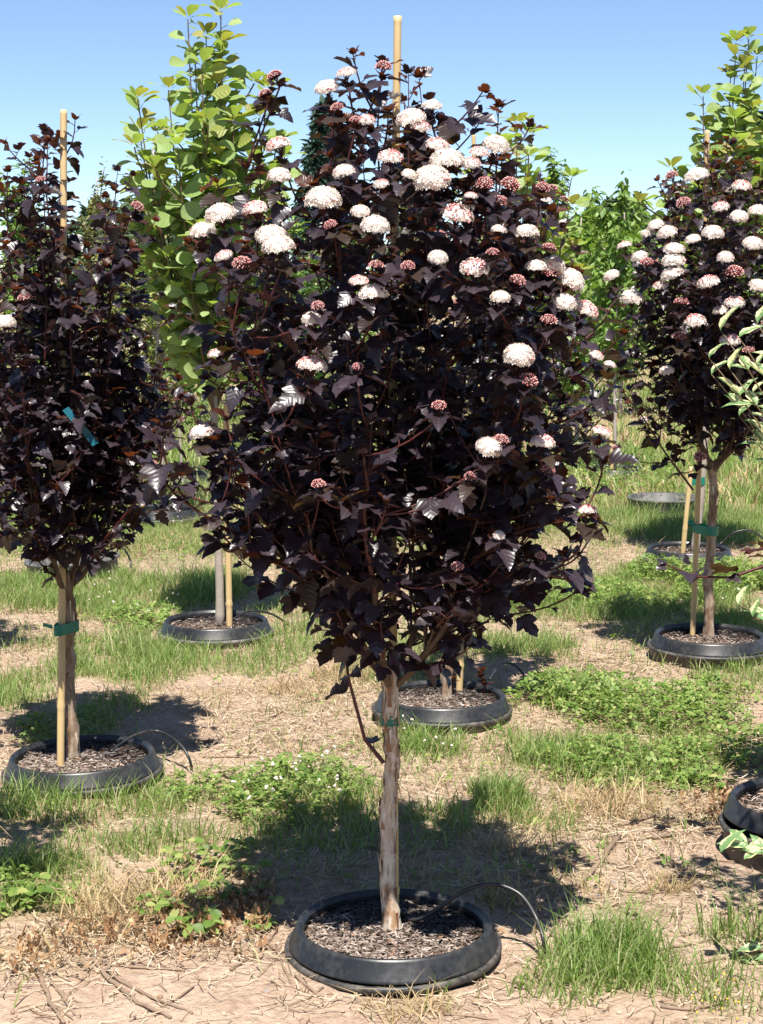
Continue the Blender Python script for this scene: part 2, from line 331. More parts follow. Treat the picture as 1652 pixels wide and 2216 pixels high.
ZD = [(740, 1470, 110, 36, 1.0), (330, 1190, 110, 26, 1.2), (300, 1985, 170, 60, 1.2), (1300, 1745, 220, 38, 1.1), (1390, 1092, 110, 18, 1.0), (420, 1520, 130, 34, .8), (600, 1500, 140, 30, .7), (330, 1815, 90, 16, .8), (120, 1780, 80, 16, .4), (1000, 1560, 60, 16, .5), (1330, 1440, 110, 22, .4), (80, 2050, 150, 40, .8), (1450, 1930, 40, 14, .8), (900, 2175, 100, 22, .7), (1560, 1640, 90, 60, .7), (900, 1900, 280, 60, .5), (1120, 1890, 120, 50, .7)]
ZS = [(620, 1600, 240, 44, 1.0), (1350, 1450, 160, 44, .9), (1280, 1800, 260, 50, 1.0), (300, 2060, 320, 50, .9), (1320, 1870, 220, 60, .6), (560, 1560, 180, 30, 1.0), (840, 2150, 900, 60, .25), (200, 1380, 180, 30, .7), (1240, 1225, 110, 28, .9), (60, 1250, 110, 30, .6), (330, 1190, 150, 34, .8), (740, 1480, 140, 40, .7), (1600, 1930, 150, 80, .4), (900, 1830, 330, 90, .5)]
for Z in (ZG, ZC, ZD, ZS):
    for i, (a, b, c, d, e) in enumerate(Z): Z[i] = blob(a, b, c, d) + (e,)
def zone(Z, x, y):
    v = np.zeros_like(x)
    nx = smooth_noise(x, y, 6.0, 3) * .35; ny = smooth_noise(x, y, 9.0, 8) * .3
    for (cx, cy, rx, ry, e) in Z:
        d = np.sqrt(((x - cx) / rx) ** 2 + ((y - cy) / ry) ** 2) + nx + ny
        v = np.maximum(v, e * np.clip((1.25 - d) / .5, 0, 1))
    return v
def pot_free(x, y, m=0.0):
    f = np.ones_like(x)
    for p in POTS.values(): f *= ((x - p.x) ** 2 + (y - p.y) ** 2) > (.236 + m) ** 2
    return f
def dens(x, y):
    far = np.clip((y - 8.2) / 2.0, 0, 1); a = smooth_noise(x * .45, y * .8, 2.6, 21); b = smooth_noise(x, y, 5.0, 22); out = np.clip((np.abs(x) - .26 * y - .2) / .3, 0, 1)
    gen = np.maximum(far, out)
    g = np.maximum(zone(ZG, x, y), gen * np.clip(.75 + a * .9, .15, 1.2)); c = np.maximum(zone(ZC, x, y), gen * np.clip(a * .6 + b * .5 - .1, 0, .8))
    d = np.maximum(zone(ZD, x, y), gen * np.clip(.35 - a * .9, 0, 1)); s = np.maximum(zone(ZS, x, y), gen * np.clip(.2 - a * .8, 0, .8))
    thin = np.clip((y - 3.3) / .8, .25, 1) * np.clip(.55 + .9 * smooth_noise(x, y, 3.2, 51), .1, 1); th2 = np.clip(.5 + .9 * smooth_noise(x, y, 11.0, 52), 0, 1)
    g = np.maximum(g, .20 * thin * th2); d = np.maximum(d, .30 * thin * (1 - .5 * th2)); s = np.maximum(s, .45 * thin + .12); c = np.maximum(c, .05 * thin * th2)
    return g, c, d, s

# ---------------------------------------------------------------- the ground sheet
def spaced(a, b, fine, lo, hi, grow=1.18):
    v = list(np.arange(a, b + 1e-6, fine)); st = fine
    while v[-1] < hi: st *= grow; v.append(v[-1] + st)
    st = fine
    while v[0] > lo: st *= grow; v.insert(0, v[0] - st)
    return np.array(v)
xs = spaced(-1.6, 1.6, .03, -900, 900); ys = spaced(2.6, 7.0, .03, -300, 1200, 1.12)
XX, YY = np.meshgrid(xs, ys); fade = np.clip(1 - (YY - 14) / 20, 0, 1) * np.clip(1 - (np.abs(XX) - 8) / 10, 0, 1)
ZZ = gh(XX, YY) * fade
rng = np.random.RandomState(5)
ZZ = ZZ + fade * np.clip(1 - (YY - 7) / 3, 0, 1) * rng.uniform(-.003, .003, XX.shape)
nxv, nyv = len(xs), len(ys); idx = np.arange(nxv * nyv).reshape(nyv, nxv)
a, b, c, d = idx[:-1, :-1].ravel(), idx[:-1, 1:].ravel(), idx[1:, 1:].ravel(), idx[1:, :-1].ravel()
mb = MB(); mb.add(np.stack([XX.ravel(), YY.ravel(), ZZ.ravel()], 1), np.concatenate([np.stack([a, b, c], 1), np.stack([a, c, d], 1)]))
ground = mb.build('ground', M['ground'], kind='structure')
g_, c_, d_, s_ = dens(XX.ravel(), YY.ravel())
veg = np.clip(g_ * .8 + c_ * .6 + d_ * .45 + s_ * .15, 0, 1)
at = ground.data.attributes.new('veg', 'FLOAT', 'POINT'); at.data.foreach_set('value', veg.astype(np.float32))
mb = MB(); gx = np.linspace(-120, 120, 40); V = []; F = []
for i, x in enumerate(gx):
    for j, y in enumerate((40, 47)): V.append((x, y + 1.2 * math.sin(x * .05), .02))
for i in range(len(gx) - 1): F += [(2 * i, 2 * i + 2, 2 * i + 3), (2 * i, 2 * i + 3, 2 * i + 1)]
mb.add(V, F); mb.build('gravel_track', M['gravel'], kind='structure')

# ---------------------------------------------------------------- grass, clover, straw
RS = np.random.RandomState(11)
def sample(n, y0, y1, side=.35):
    # more points near the camera, spread over what the view and a step aside could see
    u = RS.rand(n); y = 1.0 / (1 / y0 + u * (1 / y1 - 1 / y0)) if y1 > 12 else np.sqrt(y0 ** 2 + u * (y1 ** 2 - y0 ** 2))
    x = (RS.rand(n) * 2 - 1) * (.235 * y + side)
    return x, y
def blades(mb, x, y, h, wd, lean, m=0, z0=None):
    n = len(x); az = RS.rand(n) * 2 * np.pi; fa = RS.rand(n) * np.pi
    L = lean * h * RS.uniform(.3, 1.4, n); dx, dy = np.cos(az) * L, np.sin(az) * L; sx, sy = np.cos(fa) * wd / 2, np.sin(fa) * wd / 2
    z = gh(x, y) * (y < 14) if z0 is None else z0
    z = z - .004
    V = np.empty((n, 5, 3))
    V[:, 0] = np.stack([x - sx, y - sy, z], 1); V[:, 1] = np.stack([x + sx, y + sy, z], 1)
    mx_, my_, mz = x + dx * .35, y + dy * .35, z + h * .6
    V[:, 2] = np.stack([mx_ - sx * .8, my_ - sy * .8, mz], 1); V[:, 3] = np.stack([mx_ + sx * .8, my_ + sy * .8, mz], 1)
    V[:, 4] = np.stack([x + dx, y + dy, z + h * np.clip(1.05 - .3 * lean * RS.rand(n), .45, 1)], 1)
    F = (np.arange(n)[:, None, None] * 5 + np.array([[0, 1, 3], [0, 3, 2], [2, 3, 4]])[None]).reshape(-1, 3)
    mb.add(V.reshape(-1, 3), F, m)
mb = MB()
x, y = sample(330000, 2.75, 10.5); g_, c_, d_, s_ = dens(x, y)
tall = np.clip(smooth_noise(x, y, 7.0, 31), -.5, 1); keep = (RS.rand(len(x)) < g_ * .95 * np.clip(.85 + .7 * smooth_noise(x, y, 16, 35), .3, 1)) & (pot_free(x, y, -.005) > 0)
x, y, tall, gd = x[keep], y[keep], tall[keep], g_[keep]
blades(mb, x, y, (.028 + .05 * RS.rand(len(x)) ** 1.5 + .045 * np.clip(tall, 0, 1) * gd), .0022 + .0016 * RS.rand(len(x)), .65)
x, y = sample(60000, 10.5, 46, 1.5); g_, c_, d_, s_ = dens(x, y); keep = (RS.rand(len(x)) < g_ * .9) & ((y < 39.5) | (y > 48)) & (pot_free(x, y) > 0); x, y = x[keep], y[keep]
blades(mb, x, y, .06 + .12 * RS.rand(len(x)), .003 + .0006 * y, .6)
green = mb.build('green_grass', M['grass'], kind='stuff'); tag(green, 'short green grass growing in patches between the pots', 'grass')
mb = MB()                                           # tall upright tufts
def tuft(px, py, rw, n, h0, h1, m=0, lean=.75):
    c = G(px, py); a = RS.rand(n) * 6.283; r = rw * np.sqrt(RS.rand(n)); x = c.x + np.cos(a) * r; y = c.y + np.sin(a) * r * .8
    kp = pot_free(x, y, .0) > 0; x = x[kp]; y = y[kp]
    blades(mb, x, y, (h0 * .5 + (h1 - h0 * .5) * RS.rand(len(x)) ** 1.5) * (1.15 - .5 * np.hypot(x - c.x, y - c.y) / rw), .0020 + .0018 * RS.rand(len(x)), lean, m)
for t in [(1290, 2105, .13, 420, .06, .19), (1365, 2090, .10, 300, .05, .18), (1220, 2150, .11, 260, .04, .13), (1430, 2140, .08, 130, .04, .12), (1085, 1745, .08, 420, .05, .16), (1050, 1720, .06, 140, .04, .12), (900, 1612, .10, 260, .05, .14), (960, 1620, .09, 200, .05, .13),
          (330, 1440, .16, 300, .06, .17), (280, 1420, .12, 220, .06, .20), (150, 1460, .09, 160, .06, .16), (440, 1290, .22, 520, .08, .20), (380, 1265, .18, 360, .07, .18), (130, 1720, .12, 300, .05, .15), (60, 1760, .10, 160, .05, .17), (250, 1705, .10, 180, .04, .13), (1240, 1520, .09, 220, .06, .15), (1460, 1150, .35, 900, .10, .24), (1600, 1130, .30, 700, .10, .22),
          (1330, 1120, .3, 500, .08, .2), (1250, 1340, .12, 240, .06, .15), (1180, 1400, .14, 360, .06, .15), (40, 1900, .10, 240, .05, .15), (130, 1880, .09, 160, .04, .12), (1560, 2150, .12, 160, .04, .14), (1620, 2020, .08, 90, .06, .2), (300, 1850, .09, 160, .03, .09), (1540, 2040, .05, 60, .05, .18), (1110, 1290, .2, 400, .08, .18), (620, 1330, .2, 200, .05, .12), (560, 1370, .12, 120, .05, .1)]:
    tuft(*t)
tag(mb.build('tall_grass', M['grass'], kind='stuff'), 'taller upright tufts of bright green grass beside the pots', 'grass')
mb = MB()
x, y = sample(110000, 2.75, 10.5); g_, c_, d_, s_ = dens(x, y); keep = (RS.rand(len(x)) < d_ * .8 * np.clip(.6 + smooth_noise(x, y, 14, 41), .1, 1)) & (pot_free(x, y) > 0); x, y = x[keep], y[keep]
blades(mb, x, y, .02 + .07 * RS.rand(len(x)) ** 1.6, .0018 + .0012 * RS.rand(len(x)), 1.5)
x, y = sample(40000, 10.5, 46, 1.5); g_, c_, d_, s_ = dens(x, y); keep = (RS.rand(len(x)) < d_ * .8) & ((y < 39.5) | (y > 48)) & (pot_free(x, y) > 0); x, y = x[keep], y[keep]
blades(mb, x, y, .05 + .10 * RS.rand(len(x)), .003 + .0006 * y, 1.0)
for t in [(1450, 1935, .055, 110, .03, .09, 0, 1.6), (1275, 1940, .05, 60, .03, .08, 0, 1.6), (820, 1590, .05, 90, .04, .11, 0, 1.5), (740, 1460, .12, 240, .05, .12, 0, 1.0), (1330, 1745, .14, 300, .05, .11, 0, 1.1), (330, 1960, .16, 300, .06, .16, 0, 1.5), (230, 1990, .12, 200, .05, .13, 0, 1.5), (880, 2190, .10, 180, .02, .07, 0, 1.5), (1080, 1850, .10, 160, .05, .12, 0, 1.3), (1090, 1960, .06, 120, .04, .12, 0, 1.1), (620, 1490, .12, 160, .04, .1, 0, 1.3)]: tuft(*t)
tag(mb.build('dry_grass', M['dry'], kind='stuff'), 'bleached dry grass standing in tan patches on the ground', 'dry grass')
# straw lying flat
mb = MB(); x, y = sample(170000, 2.75, 10.5); g_, c_, d_, s_ = dens(x, y); keep = (RS.rand(len(x)) < np.clip(s_ * .85 + d_ * .4 + .05, 0, 1)) & (pot_free(x, y) > 0); x, y = x[keep], y[keep]; n = len(x)
az = RS.rand(n) * 6.283; ln = RS.uniform(.010, .060, n) * (1 + (RS.rand(n) < .06) * 1.2); wd = RS.uniform(.0005, .0014, n); bend = RS.normal(0, .12, n) * ln
dx, dy = np.cos(az), np.sin(az); zz = gh(x, y) + .003 + .008 * RS.rand(n) ** 2
V = np.empty((n, 6, 3))
for i, (t, bz) in enumerate(((-.5, 0), (0, 1), (.5, 0))):
    cx_ = x + dx * ln * t - dy * bend * bz; cy_ = y + dy * ln * t + dx * bend * bz; cz = zz + RS.uniform(-.003, .010, n) * (i != 1)
    cz = np.maximum(cz, gh(cx_, cy_) + .002)
    V[:, 2 * i] = np.stack([cx_ - dy * wd, cy_ + dx * wd, cz], 1); V[:, 2 * i + 1] = np.stack([cx_ + dy * wd, cy_ - dx * wd, cz + .0006], 1)
mb.add(V.reshape(-1, 3), (np.arange(n)[:, None, None] * 6 + np.array([[0, 1, 3], [0, 3, 2], [2, 3, 5], [2, 5, 4]])[None]).reshape(-1, 3))
tag(mb.build('straw_litter', M['straw'], kind='stuff'), 'scattered flat straw and chaff lying on the dirt', 'straw')
# clover leaves: three leaflets each
def trefoils(mb, x, y, z, s, m=0, tl=.35):
    n = len(x); V = []; tilt = RS.normal(0, tl, (n, 2)); a0 = RS.rand(n) * 6.283
    for q in range(3):
        a = a0 + q * 2.094 + RS.normal(0, .12, n); d = np.stack([np.cos(a), np.sin(a)], 1); p = np.stack([-d[:, 1], d[:, 0]], 1)
        for (t, wv) in ((0, 0), (.55, .38), (1, .25), (1, -.25), (.55, -.38)):
            xy = d * (t * s)[:, None] + p * (wv * s)[:, None]
            V.append(np.stack([x + xy[:, 0], y + xy[:, 1], z + (xy * tilt).sum(1) + (abs(wv) * .25 - .12 * t) * s], 1))
    V = np.stack(V, 1); fl = np.array([[0, 4, 3], [0, 3, 2], [0, 2, 1]]); F = np.concatenate([fl + 5 * q for q in range(3)])
    mb.add(V.reshape(-1, 3), (np.arange(n)[:, None, None] * 15 + F[None]).reshape(-1, 3), m)
mb = MB(); x, y = sample(150000, 2.75, 10.5); g_, c_, d_, s_ = dens(x, y); keep = (RS.rand(len(x)) < c_ * .8) & (pot_free(x, y, .012) > 0); x, y, cc = x[keep], y[keep], c_[keep]
trefoils(mb, x, y, gh(x, y) + .012 + .06 * RS.rand(len(x)) * np.clip(cc, .3, 1.3), RS.uniform(.009, .018, len(x)))
x, y = sample(26000, 10.5, 30, 1.0); g_, c_, d_, s_ = dens(x, y); keep = (RS.rand(len(x)) < c_ * .8); x, y = x[keep], y[keep]; trefoils(mb, x, y, .03 + .06 * RS.rand(len(x)), RS.uniform(.015, .035, len(x)))
tag(mb.build('clover_patch', M['clover'], kind='stuff'), 'low bright green clover covering patches of the ground', 'clover')
# white clover heads and tiny yellow flowers
iv, if_ = ico(); mb = MB()
def heads(mb, pts, r0, r1, hz, m):
    for (x, y) in pts:
        r = random.uniform(r0, r1); z = float(gh(x, y)) + random.uniform(*hz)
        for q in range(5):
            o = np.array([random.gauss(0, .5), random.gauss(0, .5), random.gauss(0, .4)]) * r * .6
            mb.add(iv * r * .55 + np.array([x, y, z]) + o, if_, m)
random.seed(4)
pts = []
for (px, py, hw, hh, n) in [(640, 1715, 110, 40, 30), (560, 1760, 60, 30, 6), (930, 1600, 60, 40, 8), (1240, 1050, 90, 24, 40), (1340, 1045, 70, 20, 22), (330, 1330, 60, 20, 10), (240, 1290, 90, 40, 10), (1150, 1290, 60, 30, 10), (520, 1120, 60, 40, 14), (1550, 1300, 60, 20, 6), (410, 1120, 60, 30, 20), (1010, 1590, 30, 30, 4)]:
    for _ in range(n):
        q = G(px + random.uniform(-hw, hw), py + random.uniform(-hh, hh)); pts.append((q.x, q.y))
heads(mb, pts, .004, .007, (.045, .085), 0)
tag(mb.build('clover_blossoms', M['blossom'], kind='stuff'), 'small white clover blossoms dotted over the green patches', 'clover flowers')
mb = MB(); pts = []
for _ in range(26):
    q = G(1560 + random.gauss(0, 45), 2175 + random.gauss(0, 28)); pts.append((q.x, q.y))
heads(mb, pts, .0016, .003, (.006, .03), 0); tag(mb.build('yellow_blossoms', M['yellow'], kind='stuff'), 'tiny yellow flowers low in the thin grass', 'flowers')
# clods and pebbles
mb = MB(); x, y = sample(15000, 2.8, 7.5, .2); g_, c_, d_, s_ = dens(x, y); keep = (RS.rand(len(x)) < np.clip(1 - g_ - c_, .05, 1)) & (pot_free(x, y, .01) > 0); x, y = x[keep], y[keep]
for i in range(len(x)):
    r = .0014 + .006 * RS.rand() ** 4; v = iv * r * RS.uniform(.6, 1.3, (12, 1)) * np.array([1, RS.uniform(.6, 1.2), RS.uniform(.4, .8)]); mb.add(v + np.array([x[i], y[i], gh(x[i], y[i]) + r * .2]), if_)
tag(mb.build('clods', M['clod'], kind='stuff', smooth=False), 'small earth clods and pebbles strewn over the bare dirt', 'pebbles')
# curled dead leaves
mb = MB(); pts = []
for (px, py, hw, hh, n) in [(470, 1990, 110, 60, 330), (300, 2040, 200, 50, 170), (60, 2080, 90, 50, 80), (1560, 1745, 70, 26, 130), (560, 1950, 50, 60, 70), (420, 1900, 60, 40, 50), (1130, 1960, 60, 60, 30)]:
    for _ in range(n):
        q = G(px + RS.normal(0, hw * .55), py + RS.normal(0, hh * .55)); pts.append((q.x, q.y))
pts = np.array(pts); kp = pot_free(pts[:, 0], pts[:, 1], .01) > 0; pts = pts[kp]; n = len(pts)
trefoils(mb, pts[:, 0], pts[:, 1], gh(pts[:, 0], pts[:, 1]) + .008 + .025 * RS.rand(n), RS.uniform(.005, .012, n), tl=1.1)
tag(mb.build('dead_leaves', M['deadleaf'], kind='stuff'), 'withered orange brown clover leaves beside the green weeds', 'dead leaves')

# ---------------------------------------------------------------- leaf templates
def strip_leaf(out, fold, curl, wave=0.0, tipdroop=0.0):
    """out: list of (mid_y, edge_x, edge_y) from base to tip"""
    V = []; U = []
    for (my, ex, ey) in out:
        for (x, y) in ((0, my), (ex, ey), (-ex, ey)):
            z = fold * abs(x) - curl * y * y + wave * math.sin(y * 9 + (1.3 if x > 0 else 0)) * abs(x)
            V.append((x, y, z)); U.append((x, y))
    F = []
    for i in range(len(out) - 1):
        a = 3 * i; b = a + 3
        F += [(a, a + 1, b + 1), (a, b + 1, b), (a, b + 2, a + 2), (a, b, b + 2)]
    return np.array(V), np.array([f for f in F]), np.array(U)
NB = [strip_leaf([(0, .02, 0), (.05, .24, -.06), (.12, .40, .04), (.20, .44, .16), (.26, .58, .36), (.34, .44, .42), (.42, .28, .43), (.52, .36, .60), (.64, .28, .68), (.74, .27, .80), (.86, .12, .88), (1, .005, 1)], f, c, wv)
      for (f, c, wv) in ((.30, .22, .15), (.12, .38, .22), (.55, .30, .12), (-.15, .30, .2))]
NB += [strip_leaf([(0, .02, 0), (.06, .22, -.02), (.16, .34, .12), (.26, .43, .30), (.38, .28, .40), (.50, .30, .56), (.64, .22, .66), (.78, .17, .80), (1, .005, 1)], f, c, .12) for (f, c) in ((.4, .25), (.2, .45))]
SM = [strip_leaf([(0, .015, 0), (.10, .08, .10), (.25, .21, .24), (.40, .31, .38), (.55, .36, .54), (.70, .36, .71), (.84, .28, .86), (.95, .14, .97), (1, .01, 1.0)], f, c, .06) for (f, c) in ((.25, .18), (.10, .35), (.45, .10), (.05, .05))]
DW = [strip_leaf([(0, .01, 0), (.15, .12, .14), (.35, .20, .34), (.55, .19, .55), (.75, .12, .76), (.9, .05, .9), (1, .004, 1)], f, c, .25) for (f, c) in ((.6, .3), (.35, .55), (.8, .1))]
BG = [strip_leaf([(0, .01, 0), (.35, .22, .35), (.7, .17, .7), (1, .01, 1)], f, c) for (f, c) in ((.3, .3), (.1, .1))]
def leaf_meshes(name, tmpl, mats):
    out = {}
    for i, (V, F, U) in enumerate(tmpl):
        for j, mt in enumerate(mats):
            b = MB(); b.add(V, F, 0, U); out[(i, j)] = b.mesh(name, mt)
    return out
NBM = ['nb', 'nby', 'nbo']; NB_ME = leaf_meshes('ninebark_leaf', NB, [M[k] for k in NBM])
SMM = ['sm', 'smy']; SM_ME = leaf_meshes('smokebush_leaf', SM, [M[k] for k in SMM])
DW_ME = leaf_meshes('dogwood_leaf', DW, [M['var']])

class Leaves:
    def __init__(s): s.p = []; s.d = []; s.u = []; s.s = []; s.m = []
    def add(s, p, d, u, size, m=0): s.p.append(tuple(p)); s.d.append(tuple(d)); s.u.append(tuple(u)); s.s.append(size); s.m.append(m)
    def finish(s, parent, tmpl, meshes, mats, nobj, rng, origin, score=None):
        P = np.array(s.p); D = np.array(s.d); Uq = np.array(s.u); S = np.array(s.s); Mi = np.array(s.m); n = len(P)
        T = rng.randint(0, len(tmpl), n)
        chosen = np.zeros(n, bool)
        if nobj:
            sc = score(P, S) if score is not None else -P[:, 1]
            chosen[np.argsort(-sc)[:nobj]] = True
        d = D / np.linalg.norm(D, axis=1, keepdims=True); sd_ = np.cross(d, Uq); sd_ /= np.linalg.norm(sd_, axis=1, keepdims=True) + 1e-9; u = np.cross(sd_, d)
        for i in np.nonzero(chosen)[0]:
            m4 = Matrix(((sd_[i, 0] * S[i], d[i, 0] * S[i], u[i, 0] * S[i], P[i, 0]), (sd_[i, 1] * S[i], d[i, 1] * S[i], u[i, 1] * S[i], P[i, 1]), (sd_[i, 2] * S[i], d[i, 2] * S[i], u[i, 2] * S[i], P[i, 2]), (0, 0, 0, 1)))
            link('leaf', meshes[(T[i], Mi[i])], parent, mat=m4)
        mb = MB(); rest = ~chosen
        for ti, (V, F, Uv) in enumerate(tmpl):
            for mi in range(len(mats)):
                q = rest & (T == ti) & (Mi == mi); c = q.sum()
                if not c: continue
                W = frames(None, V, D[q], Uq[q], S[q], P[q])
                mb.add(W.reshape(-1, 3), (np.arange(c)[:, None, None] * len(V) + F[None]).reshape(-1, 3), mi, np.tile(Uv, (c, 1)))
        if mb.V: mb.build('foliage', [M[k] for k in mats], parent, kind='stuff')

# ---------------------------------------------------------------- flower heads of the ninebark
def flower_mesh(kind, seed):
    rng = random.Random(seed); mb = MB(); n = {'w': 110, 'h': 100, 'b': 80}[kind]; flat = {'w': .80, 'h': .72, 'b': .85}[kind]
    for i in range(n):
        f = (i + .5) / n; th = math.acos(1 - f * 1.12) if 1 - f * 1.12 > -1 else 3.0; ph = i * 2.39996 + rng.uniform(-.2, .2)
        rr = .5 * rng.uniform(.92, 1.06)
        nrm = Vector((math.sin(th) * math.cos(ph), math.sin(th) * math.sin(ph), math.cos(th)))
        p = Vector((nrm.x * rr, nrm.y * rr, nrm.z * rr * flat))
        bud = kind == 'b' or (kind == 'h' and (f < .42 and rng.random() < .85 or rng.random() < .2)) or (kind == 'w' and rng.random() < .025)
        if bud:
            r = rng.uniform(.038, .056); mb.add(iv * r + np.array(p), if_, 1)
        else:
            q = nrm.to_track_quat('Z', 'Y') @ Quaternion((0, 0, 1), rng.uniform(0, 6.28)); q = Quaternion((rng.uniform(-1, 1), rng.uniform(-1, 1), 0), rng.uniform(0, .5)) @ q
            V = [Vector((0, 0, 0))]; r = rng.uniform(.085, .112)
            for j in range(5):
                a = j * 1.2566
                for (da, rr2, z) in ((-.42, .75, .018), (0, 1.0, .03), (.42, .75, .018)): V.append(Vector((math.cos(a + da) * r * rr2, math.sin(a + da) * r * rr2, z)))
            F = []
            for j in range(5):
                b = 1 + 3 * j; F += [(0, b, b + 1), (0, b + 1, b + 2)]
            mb.add([tuple(q @ v + p) for v in V], F, 0)
            if rng.random() < .45: mb.add(iv * .017 + np.array(p + nrm * .03), if_, 2)
    dv = []; df = []
    for i in range(7):
        th = 1.75 * i / 6
        for q in range(14): a = q * 6.2832 / 14; dv.append((math.sin(th) * math.cos(a) * .43, math.sin(th) * math.sin(a) * .43, math.cos(th) * .43 * flat))
    for i in range(6):
        for q in range(14): a = i * 14 + q; b = i * 14 + (q + 1) % 14; df += [(a, a + 14, b + 14), (a, b + 14, b)]
    mb.add(dv, df, 4 if kind != 'b' else 3)
    for i in range(18):                            # pedicels gathering to the stalk
        a = i * 2.4; th = .5 + .9 * (i / 18); e = Vector((math.sin(th) * math.cos(a) * .46, math.sin(th) * math.sin(a) * .46, math.cos(th) * .46 * flat))
        tube(mb, [Vector((0, 0, -.42)), e * .5 + Vector((0, 0, -.14)), e], .012, 4, 3, cap=False)
    tube(mb, [Vector((0, 0, -.75)), Vector((0, 0, -.35))], .035, 5, 3)
    return mb.mesh('flower_head', [M['petal'], M['bud'], M['fcentre'], M['stem_red'], M['inner']])
FL = {k: [flower_mesh(k, s + ord(k)) for s in range(3)] for k in 'whb'}

# ---------------------------------------------------------------- ninebark standards
def interp(tab, z): return float(np.interp(z, [t[0] for t in tab], [t[1] for t in tab]))
def ninebark(key, label, tx, ty, soil, env, seed, nstem=17, nshoot=8, nobj=300, flowers=(), fork=.55, tr=.02, off=(0, 0), lean=(0, 0), bark='bark', extra=(), flakes=40, lsize=1.0, randfl=(0, 0), group='purple ninebark trees', trunkpts=None, rot=0.0, trunk_seg=16, shoot_sp=.0162, cut=None):
    rng = random.Random(seed); nr = np.random.RandomState(seed)
    root = empty('ninebark_tree', (tx, ty, soil), label, 'tree', group)
    zt = env[-1][0]; z0 = env[0][0]
    cxf = lambda z: (off[0] + lean[0] * (z - fork), off[1] + lean[1] * (z - fork))
    top = Vector((lean[0] * .2, lean[1] * .2, fork))
    # trunk
    mb = MB(); n = 34; pts = []; rad = []
    wv = [rng.uniform(0, 6.28) for _ in range(4)]
    for i in range(n):
        t = i / (n - 1); z = -.03 + t * (fork + .05)
        pts.append(Vector((top.x * t + .005 * math.sin(t * 8 + wv[0]) + .002 * math.sin(t * 21 + wv[1]), top.y * t + .006 * math.sin(t * 8 + wv[2]), z)))
        rad.append(tr * (1.0 - .18 * t + .42 * max(0, 1 - t * 9) + .10 * math.sin(t * 31 + wv[3]) * (rng.random() > .4) + .12 * max(0, (t - .9) * 10)))
    ph = [rng.uniform(0, 6.28) for _ in range(6)]
    knots = [(rng.uniform(.06, fork), rng.uniform(0, 6.28)) for _ in range(12)]
    lump = lambda L, a: 1 + .05 * math.sin(2 * a + L * 40 + ph[0]) + .06 * math.sin(3 * a - L * 70 + ph[1]) + sum(.42 * math.exp(-((L - kz) / .012) ** 2) * max(0, math.cos(a - ka)) ** 6 for kz, ka in knots) + .06 * math.sin(5 * a + L * 25 + ph[2]) + .05 * math.sin(a * 7 + L * 160 + ph[3])
    tube(mb, pts, rad, trunk_seg, 0, .05, rng, True, lump); trunk = mb.build('trunk', M[bark], root)
    if flakes:
        mb = MB()
        for i in range(flakes):
            t = rng.random() ** .8; z = t * fork; a = rng.uniform(0, 6.28); c = pts[min(int(t * n), n - 1)]; r = tr * 1.0; L = rng.uniform(.015, .07); wd = rng.uniform(.0015, .005); lift = rng.uniform(.002, .009); dr = rng.choice((-1, 1))
            o = Vector((math.cos(a), math.sin(a), 0)); s = Vector((-o.y, o.x, 0)); p = Vector((c.x, c.y, z)) + o * r
            V = []
            for q in range(4):
                u = q / 3; e = p + Vector((0, 0, dr * L * u)) + o * (lift * u ** 1.7); V += [tuple(e - s * wd * (1.05 - u) * (.5 + rng.random())), tuple(e + s * wd * (1.05 - u) * (.5 + rng.random()))]
            mb.add(V, [(0, 1, 3), (0, 3, 2), (2, 3, 5), (2, 5, 4), (4, 5, 7), (4, 7, 6)])
        mb.build('peeling_bark', M['flake'], trunk, kind='stuff')
    lv = Leaves(); branches = []; samples = []; limbs = []
    up = Vector((0, 0, 1))
    def clampin(p, f=1.06):
        c = cxf(p.z); r = interp(env, p.z) * f; dx, dy = p.x - c[0], p.y - c[1]; h = math.hypot(dx, dy)
        if h > r and h > 1e-6: p = Vector((c[0] + dx * r / h, c[1] + dy * r / h, p.z))
        return p
    def leafing(mb, path, sp, t0, big, tipsmall=True, young=0.0, clen=None):
        # walk the path, put leaves alternately
        seg = [(path[i + 1] - path[i]).length for i in range(len(path) - 1)]; tot = sum(seg); s = t0 * tot; k = rng.randint(0, 9)
        while s < tot:
            q = s; i = 0
            while i < len(seg) - 1 and q > seg[i]: q -= seg[i]; i += 1
            u = q / max(seg[i], 1e-6); p = path[i].lerp(path[i + 1], min(u, 1)); tan = (path[i + 1] - path[i]).normalized(); f = s / tot
            a = k * 2.4 + rng.uniform(-.4, .4); k += 1
            h = Vector((math.cos(a), math.sin(a), 0)); h = (h - tan * h.dot(tan) * .7)
            if h.length < .1: h = Vector((1, 0, 0))
            h.normalize()
            tipf = f if tipsmall else 0
            el = rng.gauss(.05 + .55 * max(0, tipf - .6), .35)
            d = (h * math.cos(el) + up * math.sin(el) + tan * .25).normalized(); pet = rng.uniform(.010, .024)
            size = lsize * big * rng.uniform(.55, 1.3) * (1 - .45 * max(0, (tipf - .65) / .35)); lp = p + d * pet
            nu = (up + Vector((rng.gauss(0, .38), rng.gauss(0, .38), 0)) + h * rng.uniform(-.1, .5) + Vector((0, -.18, 0)))
            dd = (d + Vector((0, 0, -rng.uniform(0, .55) * (1 - tipf * .8)))).normalized()
            m = 1 if (tipf > .8 and rng.random() < young) else (2 if rng.random() < .06 + .18 * young else 0)
            s += sp * rng.uniform(.7, 1.35) * (1 - .35 * max(0, (tipf - .75) / .25))
            if lp.z < z0 + .30 * (zt - z0) and rng.random() < .26: continue
            lv.add(lp, dd, nu, size, m)
            tube(mb, [p, lp], .0011, 3, 1, cap=False)
        tanl = (path[-1] - path[-2]).normalized()
